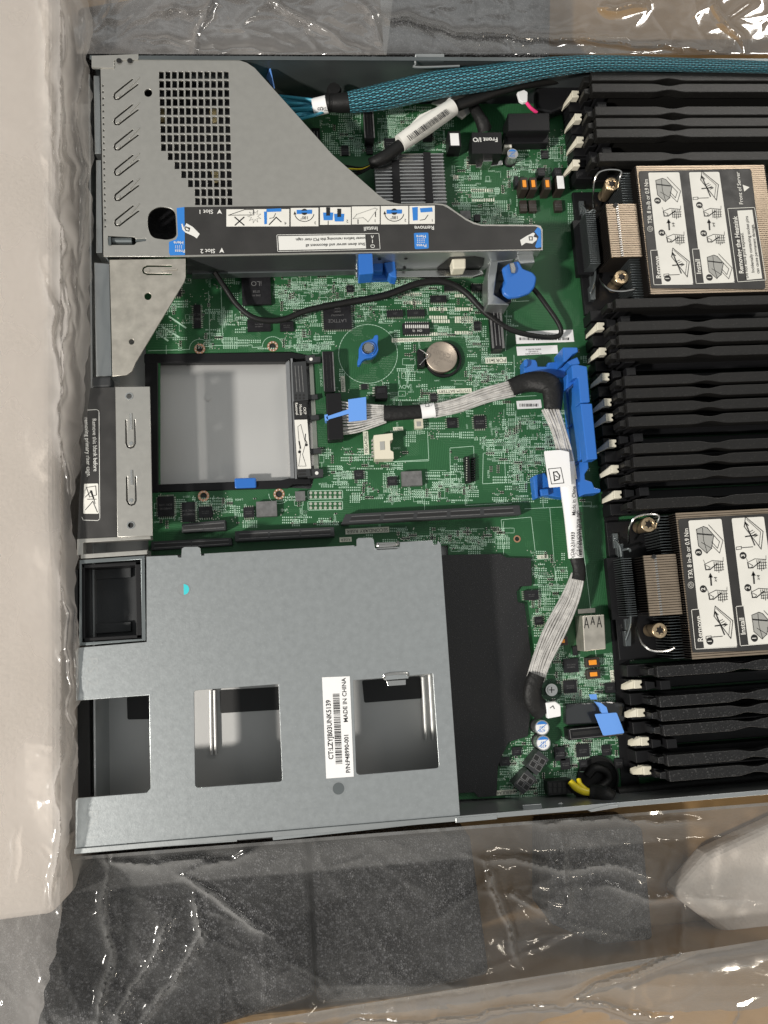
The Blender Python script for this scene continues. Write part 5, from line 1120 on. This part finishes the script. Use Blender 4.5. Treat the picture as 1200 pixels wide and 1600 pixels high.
# braided blue cable
bc = thing('braided_cable', 'thick blue wires in a black braided sleeve running along the top wall', 'cable', P(800, 120, 10))
g = MB(); g.tube([(545, 160, 22), (600, 151, 24), (680, 133, 26), (760, 122, 28), (820, 111, 30), (880, 103, 32), (940, 99, 33), (1050, 101, 33), (1200, 105, 33), (1340, 110, 33)], [6.0, 7.6, 8.0, 7.4, 6.6, 5.4, 4.6, 4.0, 3.6, 3.6], 28, 0, 1.0, uv=True, sub=10); g.build('sleeve', 'braid', bc, smooth=True)
g = MB(); g.tube([(509, 161, 20), (530, 161, 21), (548, 160, 22)], [4.8, 5.6, 5.8], 20, 0, 1, sub=3)
for k in range(4): g.tube([(513 + k * 2.6, 161, 20.5), (514.2 + k * 2.6, 161, 20.5)], 5.4, 20, 0, 1, sub=1)
g.build('collar', 'rubber', bc, smooth=True)
g = MB(); g.tube([(490, 168, 18), (511, 163, 20)], 5.0, 22, 0, 1.05, sub=3); g.text('B', 501, 170, 25.2, 5, 90, 1); g.build('white_tag', ['paper_white', 'ink_black'], bc, smooth=True, angle=60)
g = MB()
for k in range(13):
    f = k / 12 - .5; g.tube([(510, 163 + f * 20, 20 - abs(f) * 4), (492, 168 + f * 24, 18.5 + 3 * math.cos(k)), (465, 170 + f * 34, 15 + 2 * math.cos(k * 2)), (430, 172 + f * 46, 12), (400, 176 + f * 60, 10)], .85, 7)
g.build('wires', 'blue_wire', bc, smooth=True)
g = MB(); g.cyl(522, 141, 4.6, 8, 20, 0); g.cyl(522, 141, 3.8, 20, 22, 0, r0=4.6, zr=20); tag(g.build('rubber_post', 'rubber', None, smooth=True), 'round black rubber knob just above the collar of the blue braided cable', 'knob')
# black cable with barcode wrap
kb = thing('black_cable', 'thick black cable with a cream barcode wrap crossing above the small heatsink', 'cable', P(650, 210, 3))
g = MB(); g.tube([(578, 256, 12), (600, 246, 15), (625, 228, 16), (660, 202, 17), (700, 172, 18), (740, 156, 19), (800, 136, 18), (870, 124, 14), (900, 130, 10)], [3.4, 4.0, 3.9, 3.6, 3.6, 3.4, 3.2, 3, 3], 16); g.build('sheath', 'rubber', kb, smooth=True)
g = MB()
for k in range(5): g.tube([(582, 256 + k, 12), (566, 262 + k * 2, 9), (548, 268 + (k - 2) * 4, 5), (535, 270 + (k - 2) * 6, 2)], .55, 6, 1 if k == 1 else 0)
g.build('wires', ['rubber', 'yellow_wire'], kb, smooth=True)
g = MB(); g.tube([(625, 224, 17), (664, 197, 18), (708, 167, 19)], [5.2, 5.8, 5.2], 20, 0, 1.0, sub=6)
g.prism([(621, 214), (640, 196), (655, 180), (672, 172), (690, 165), (706, 148), (700, 168), (640, 212)], 20, 20.4, 0)
A_, B_ = P(636, 219, 24.2), P(706, 170, 25.2)
e = (B_ - A_); n_ = Vector((-e.y, e.x, 0)).normalized(); t = 0.04; rnd = random.Random(5)
while t < .93:
    wd = rnd.choice((.008, .008, .016, .024)); p_, q_ = A_ + e * t, A_ + e * min(.97, t + wd)
    g.add([p_ - n_ * .0018, q_ - n_ * .0018, q_ + n_ * .0022, p_ + n_ * .0022], [(0, 1, 2, 3)], 1); t += wd + rnd.choice((.008, .012, .018))
g.text('VDR:2319 REV:A', 655, 190, 22, 2.4, 35, 1)
g.build('barcode_wrap', ['label_white', 'ink_black'], kb, smooth=True, angle=50)
# thin black cable
g = MB(); g.tube([(335, 425, 20), (352, 450, 14), (372, 478, 10), (400, 498, 8), (440, 500, 7), (480, 485, 8), (540, 473, 8), (600, 462, 9), (650, 444, 10), (690, 440, 10), (725, 455, 9), (760, 490, 9), (800, 516, 8), (850, 527, 6), (874, 524, 6), (874, 508, 8), (852, 475, 10), (832, 450, 14), (815, 440, 20)], [1.6, 1.6, 1.7, 1.8, 1.9, 1.9, 2.1, 2.2, 2.1, 2.1, 2.0, 1.8, 1.7, 1.6, 1.5, 1.5, 1.5, 1.5, 1.5], 12)
tag(g.build('thin_cable', 'rubber', None, smooth=True), 'thin matt black cable looping below the riser cage to the blue knob', 'cable')
# front panel plug and its lead
fp = thing('front_plug', 'black plug printed Front I/O in white with a taped black lead', 'plug', P(760, 225, 2))
g = MB(); g.prism([e2(205, 365), e2(455, 365), e2(460, 545), e2(205, 545)], 2, 14, 0); g.text('Front I/O', *e2(318, 425), 14.1, 4.2, 180, 1, .02); g.build('shell', ['black_plastic', 'print_white'], fp, bevel=.5)
g = MB(); g.prism([e2(300, 575), e2(380, 575), e2(380, 610), e2(300, 612)], 0, 10, 0); g.prism([e2(235, 625), e2(390, 615), e2(465, 600), e2(465, 640), e2(240, 665)], 0, 3, 0); g.build('metal_tongue', 'chrome', fp, bevel=.3)
g = MB(); g.tube([e2(310, 360) + (9,), e2(300, 300) + (11,), e2(260, 220) + (12,), e2(220, 150) + (10,)], [4.2, 4.4, 3.6, 3.4], 14); g.tube([e2(360, 330) + (10,), e2(320, 250) + (13,), e2(250, 170) + (13,)], 1.2, 8); g.build('taped_lead', 'wrap_tape', fp, smooth=True)
g = MB(); g.prism([(674, 160), (700, 150), (738, 148), (735, 175), (722, 185), (700, 168)], 6, 8, 0); tag(g.build('foil_wrap', 'silver_wire', None, bevel=.5), 'crumpled silver foil wrap behind the cream barcode wrap', 'foil')
bp_ = thing('black_plug', 'wide black power plug by the upper memory sockets with a pink wire', 'plug', P(825, 200, 2))
g = MB(); g.prism([e2(510, 200), e2(865, 195), e2(870, 350), e2(510, 352)], 2, 16); g.prism([e2(480, 355), e2(860, 352), e2(860, 455), e2(480, 462)], 2, 9); g.build('shell', 'black_plastic', bp_, bevel=.6)
g = MB(); g.tube([e2(655, 90) + (18,), e2(700, 150) + (17,), e2(755, 195) + (14,)], 1.1, 8); g.build('pink_lead', 'pink_wire', bp_, smooth=True)
g = MB(); g.prism(roundpoly([e2(590, 20), e2(650, 0), e2(680, 20), e2(678, 100), e2(640, 108), e2(610, 90)], 1.5), 17, 19.5); g.build('white_tag', 'paper_white', bp_, bevel=.4)
g = MB(); g.prism([(838, 128), (905, 122), (912, 170), (888, 165), (862, 176), (838, 172)], 2, 10); g.build('cover_flap', 'black_plastic', bp_, bevel=1.5)
# yellow wire and black sleeve at the lower wall
yw = thing('yellow_lead', 'short yellow wires leaving a black sleeve at the lower chassis wall', 'wire', P(910, 1232, 0))
g = MB(); g.tube([e7(655, 805) + (12,), e7(700, 850) + (14,), e7(760, 880) + (15,), e7(825, 890) + (15,)], [1.8, 2.1, 2.2, 2.1], 10); g.tube([e7(720, 790) + (12,), e7(735, 830) + (14,), e7(790, 880) + (15,)], 1.4, 10); g.build('wires', 'yellow_wire', yw, smooth=True)
g = MB(); g.tube([e7(800, 890) + (14,), e7(860, 900) + (15,), e7(930, 920) + (18,), e7(990, 950) + (20,)], [4, 5, 5.5, 4], 16); g.tube([e7(650, 820) + (10,), e7(740, 910) + (9,), e7(840, 950) + (12,)], 2.5, 10); g.build('sleeve', 'rubber', yw, smooth=True)
g = MB(); g.tube([(965, 1238, 8), (1010, 1232, 8), (1060, 1225, 8), (1120, 1219, 8), (1330, 1200, 8)], 3, 12); tag(g.build('speckled_cable', 'wrap_tape', None, smooth=True), 'dark sleeved cable lying along the lower chassis wall under the blanks', 'cable')
g = MB(); g.ring(935, 1215, 11.6, 12.4, 0, 1.2); g.cyl(935, 1215, 11.8, -3, -2, 0); g.tube([(918, 1212, -1), (930, 1200, 0), (948, 1206, 0), (950, 1220, 0), (935, 1232, 2)], 2.6, 10); g.build('cable_grommet', 'rubber', bd, smooth=True)
# blue flag behind the cage
g = MB(); q = [P(*c1(905, 140), 30), P(*c1(925, 235), 30), P(*c1(888, 185), 20), P(*c1(895, 150), 22)]; g.add(q, [(0, 1, 2, 3)]); o = g.build('blue_flag', 'blue_tab', None); s_ = o.modifiers.new('solid', 'SOLIDIFY'); s_.thickness = .0005
tag(o, 'small light blue flag poking out behind the slanted edge of the riser cage', 'pull tab')

# ================================================================== FOAM, PLASTIC
def block(name, m, pts, z0, z1, label, cat, rnd_=2.0, group=None, wob=1.0):
    o = plate(name, m, pts, [], z1, z1 - z0, None, rnd_, loc=P(*pts[0], z0)); tag(o, label, cat, group); return o
def slab(name, m, pts, z0, z1, label, cat, bev=3.0, group=None):
    """foam block with rounded edges and a gently uneven skin"""
    g = MB(); g.prism(pts, z0, z1, 0); o = g.build(name, m, None); o.modifiers.new('b', 'BEVEL').width = bev / 1000
    o.modifiers['b'].segments = 4; tag(o, label, cat, group); return o
slab('white_foam_block', 'white_foam', [(-220, -120), (84, -120), (84, 800), (90, 900), (92, 1385), (86, 1430), (-220, 1470)], -50, 40, 'tall white foam packing block along the left edge of the box', 'foam block', 5)
G = 'charcoal foam packing pieces'
slab('charcoal_foam_block', 'charcoal_foam', [(-200, 1425), (90, 1395), (150, 1345), (478, 1322), (492, 1560), (330, 1610), (200, 1720), (-200, 1760)], -58, 8, 'large charcoal foam piece in the lower left, under crumpled film', 'foam block', 4, G)
slab('charcoal_foam_block', 'charcoal_foam', [(482, 1318), (735, 1302), (766, 1525), (620, 1560), (495, 1572)], -58, 4, 'charcoal foam piece below the power supply cage, left of the bare cardboard', 'foam block', 4, G)
slab('charcoal_foam_block', 'charcoal_foam', [(860, 1300), (1005, 1292), (1022, 1470), (940, 1478), (860, 1445)], -58, -16, 'smaller charcoal foam piece at the lower right near the white foam', 'foam block', 3, G)
slab('charcoal_foam_block', 'charcoal_foam', [(600, -60), (862, -60), (860, 88), (600, 70)], -50, 18, 'charcoal foam piece at the top middle, beyond the upper wall', 'foam block', 3, G)
slab('charcoal_foam_block', 'charcoal_foam', [(120, 10), (420, -40), (600, -40), (595, 84), (120, 84)], -50, 14, 'charcoal foam piece at the top left under cloudy film', 'foam block', 3, G)
slab('white_foam_corner', 'white_foam', [(1050, 1398), (1105, 1335), (1250, 1268), (1400, 1250), (1400, 1472), (1150, 1474)], -58, -40, 'white foam corner piece under clear film at the lower right edge', 'foam block', 6)
# box walls
bw = thing('cardboard_box', 'brown cardboard packing box around the server, seen at top and bottom', 'box', P(600, 1560, -59))
g = MB(); g.prism([(600, -70), (1500, -60), (1500, 60), (860, 62), (600, 60)], -59, -4); g.build('upper_flap', 'cardboard', bw, bevel=1)
g = MB(); g.prism([(-220, 1640), (500, 1575), (900, 1520), (1500, 1450), (1500, 1900), (-220, 1900)], -59, -8); g.build('lower_flap', 'cardboard', bw, bevel=1.5)

def fbm(x, y, s, seed): return noise.fractal(Vector((x * s, y * s, seed * 7.3)), 1.0, 2.0, 5)
def film(name, m, quad, zbase, folds, label, seed, nx=220, ny=90, amp=5, fm=1.0, nf=60, edge=None, damp=None):
    """crumpled thin plastic: quad = px corners (tl,tr,br,bl) ; folds = list of (u0,v0,u1,v1,height mm,width px)"""
    rnd = random.Random(seed); vs = []; fs = []; idx = {}
    extra = []
    us = [q[0] for q in quad]; vs_ = [q[1] for q in quad]
    for _ in range(nf):
        a = rnd.uniform(min(us), max(us)); b = rnd.uniform(min(vs_), max(vs_)); an = rnd.uniform(0, math.pi) if rnd.random() < .4 else rnd.gauss(folds[0][6] if len(folds[0]) > 6 else .2, .5); l = rnd.uniform(40, 180)
        extra.append((a, b, a + l * math.cos(an), b + l * math.sin(an), rnd.uniform(.4, 1.8) * amp / 5, rnd.uniform(2, 7)))
    allf = [f[:6] for f in folds] + extra
    for j in range(ny + 1):
        for i in range(nx + 1):
            s, t = i / nx, j / ny
            u = (quad[0][0] * (1 - s) + quad[1][0] * s) * (1 - t) + (quad[3][0] * (1 - s) + quad[2][0] * s) * t
            v = (quad[0][1] * (1 - s) + quad[1][1] * s) * (1 - t) + (quad[3][1] * (1 - s) + quad[2][1] * s) * t
            if edge: u, v = edge(u, v, s, t)
            z0_ = z = zbase(u, v); wu = u + 16 * noise.noise(Vector((u * .011, v * .011, seed + 40))) + 5 * noise.noise(Vector((u * .04, v * .04, seed + 50))); wv = v + 16 * noise.noise(Vector((u * .011, v * .011, seed + 60))) + 5 * noise.noise(Vector((u * .04, v * .04, seed + 70)))
            z += amp * .8 * noise.noise(Vector((u * .008, v * .008, seed))) + amp * .15 * abs(noise.noise(Vector((u * .02, v * .02, seed + 3)))) + amp * .035 * noise.noise(Vector((u * .06, v * .06, seed)))
            for (a, b, c, d, h, w_) in allf:
                dx, dy = c - a, d - b; L2 = dx * dx + dy * dy; k = ((wu - a) * dx + (wv - b) * dy) / L2
                if k < -.1 or k > 1.1: continue
                dist = math.sqrt(((wu - a) * dy - (wv - b) * dx) ** 2 / L2 + 1.2)
                if dist > w_ * 6: continue
                e = min(1, max(0, (k + .1) / .25)) * min(1, max(0, (1.1 - k) / .25)); z += .5 * fm * h * math.exp(-dist / w_) * e
            if damp: z = z0_ + (z - z0_) * damp(u)
            vs.append(P(u, v, z))
    me = MB()
    fs = []
    for j in range(ny):
        for i in range(nx): a = j * (nx + 1) + i; fs.append((a, a + 1, a + nx + 2, a + nx + 1))
    me.add(vs, fs, 0); o = me.build(name, m, None, smooth=True, angle=70)
    tag(o, label, 'plastic bag', 'plastic bag film around the server'); return o
# lower film: below the chassis rim
def lowz(u, v):
    rim = 1334 - (u - 116) * .0860
    d = v - rim; base = 24 - min(1, max(0, d / 60)) * 12
    if v > 1540 and u > 480: base -= min(18, (v - 1540) * .2) * min(1, (u - 480) / 60)
    if u > 760: base -= min(1, (u - 760) / 150) * 14
    return base
film('plastic_film', 'clear_film', [(-60, 1350), (1260, 1246), (1260, 1660), (-60, 1680)], lowz,
     [(170, 1350, 160, 1600, 9, 6, 1.2), (170, 1345, 330, 1350, 8, 6), (285, 1370, 420, 1455, 9, 4), (285, 1370, 400, 1330, 7, 5), (270, 1420, 190, 1590, 7, 4), (330, 1460, 220, 1600, 9, 4), (305, 1400, 325, 1490, 7, 4),
      (830, 1285, 1090, 1283, 7, 5), (740, 1340, 1000, 1365, 9, 6), (755, 1345, 818, 1500, 9, 4), (875, 1300, 880, 1430, 6, 3), (800, 1390, 845, 1430, 7, 4), (930, 1390, 1190, 1415, 6, 5), (1060, 1480, 1190, 1520, 6, 4)],
     'clear crumpled plastic film over the charcoal foam at the bottom', 21, 420, 130, 5, fm=1.25, nf=190, edge=lambda u, v, s, t: (u, v + (8 if t == 0 else 0)))
film('plastic_film', 'veil_film', [(120, 1640), (1260, 1458), (1260, 1700), (120, 1720)], lambda u, v: 14 + 8 * math.exp(-abs(v - (1640 - (u - 120) * .16)) / 18),
     [(170, 1625, 890, 1570, 9, 4, -.15), (890, 1562, 1065, 1490, 9, 4), (890, 1565, 1040, 1590, 8, 4), (950, 1540, 1060, 1490, 6, 4)], 'second fold of clear film over the brown cardboard at the bottom edge', 33, 300, 60, 2.6, fm=1.5)
film('plastic_film', 'cloudy_film', [(100, -60), (620, -60), (604, 86), (120, 84)], lambda u, v: 20 + 8 * math.exp(-abs(v - 84) / 20),
     [(330, -20, 300, 90, 9, 5, .4), (215, 60, 430, 82, 8, 6), (420, 0, 560, 80, 9, 6), (560, 0, 600, 80, 8, 5), (240, 20, 330, 0, 8, 5)], 'cloudy plastic film bunched over the foam at the top left', 45, 190, 60, 7)
film('plastic_film', 'clear_film', [(590, -60), (1260, -60), (1260, 86), (600, 86)], lambda u, v: 22 + 4 * math.exp(-abs(v - 84) / 20),
     [(600, 30, 860, 55, 9, 4, .15), (860, 55, 1060, 75, 9, 5), (1060, 70, 1130, 90, 9, 6), (940, 10, 1010, 5, 8, 6), (1120, 0, 1160, 80, 7, 4), (1130, 40, 1180, 0, 6, 4)], 'clear shiny film over brown cardboard at the top right', 57, 300, 70, 3, fm=1.5)
def lefte(u, v, s, t):
    xs = [(-60, 136), (100, 138), (300, 148), (500, 138), (640, 130), (760, 120), (880, 112), (960, 122), (1100, 128), (1250, 112), (1440, 96), (1700, 40)]
    w_ = 90
    for (a, b), (c, d) in zip(xs, xs[1:]):
        if a <= v <= c: w_ = b + (d - b) * (v - a) / (c - a)
    w_ += 16 * noise.noise(Vector((0, v * .012, 3))) + 6 * noise.noise(Vector((0, v * .05, 5)))
    return (-60 + (w_ + 60) * s, v)
film('plastic_film', 'cloudy_film', [(-60, -60), (140, -60), (110, 1680), (-60, 1680)], lambda u, v: 43 - (0 if u < 95 else (u - 90) * .30),
     [(60, 0, 120, 600, 8, 8, 1.5), (95, 100, 100, 700, 9, 5), (130, 50, 120, 500, 9, 4), (80, 300, 130, 460, 8, 4), (110, 420, 90, 640, 9, 4), (95, 0, 110, 300, 9, 5), (70, 420, 110, 800, 8, 5),
      (95, 900, 115, 1200, 7, 5), (110, 950, 120, 1100, 8, 4), (30, 1300, 10, 1380, 6, 4), (100, 1180, 80, 1400, 7, 4)], 'cloudy film draped over the white foam, reaching the edge of the cages', 81, 150, 460, 3, fm=1.3, nf=110, edge=lefte, damp=lambda u: .12 + .88 * min(1, max(0, (u - 25) / 50)))
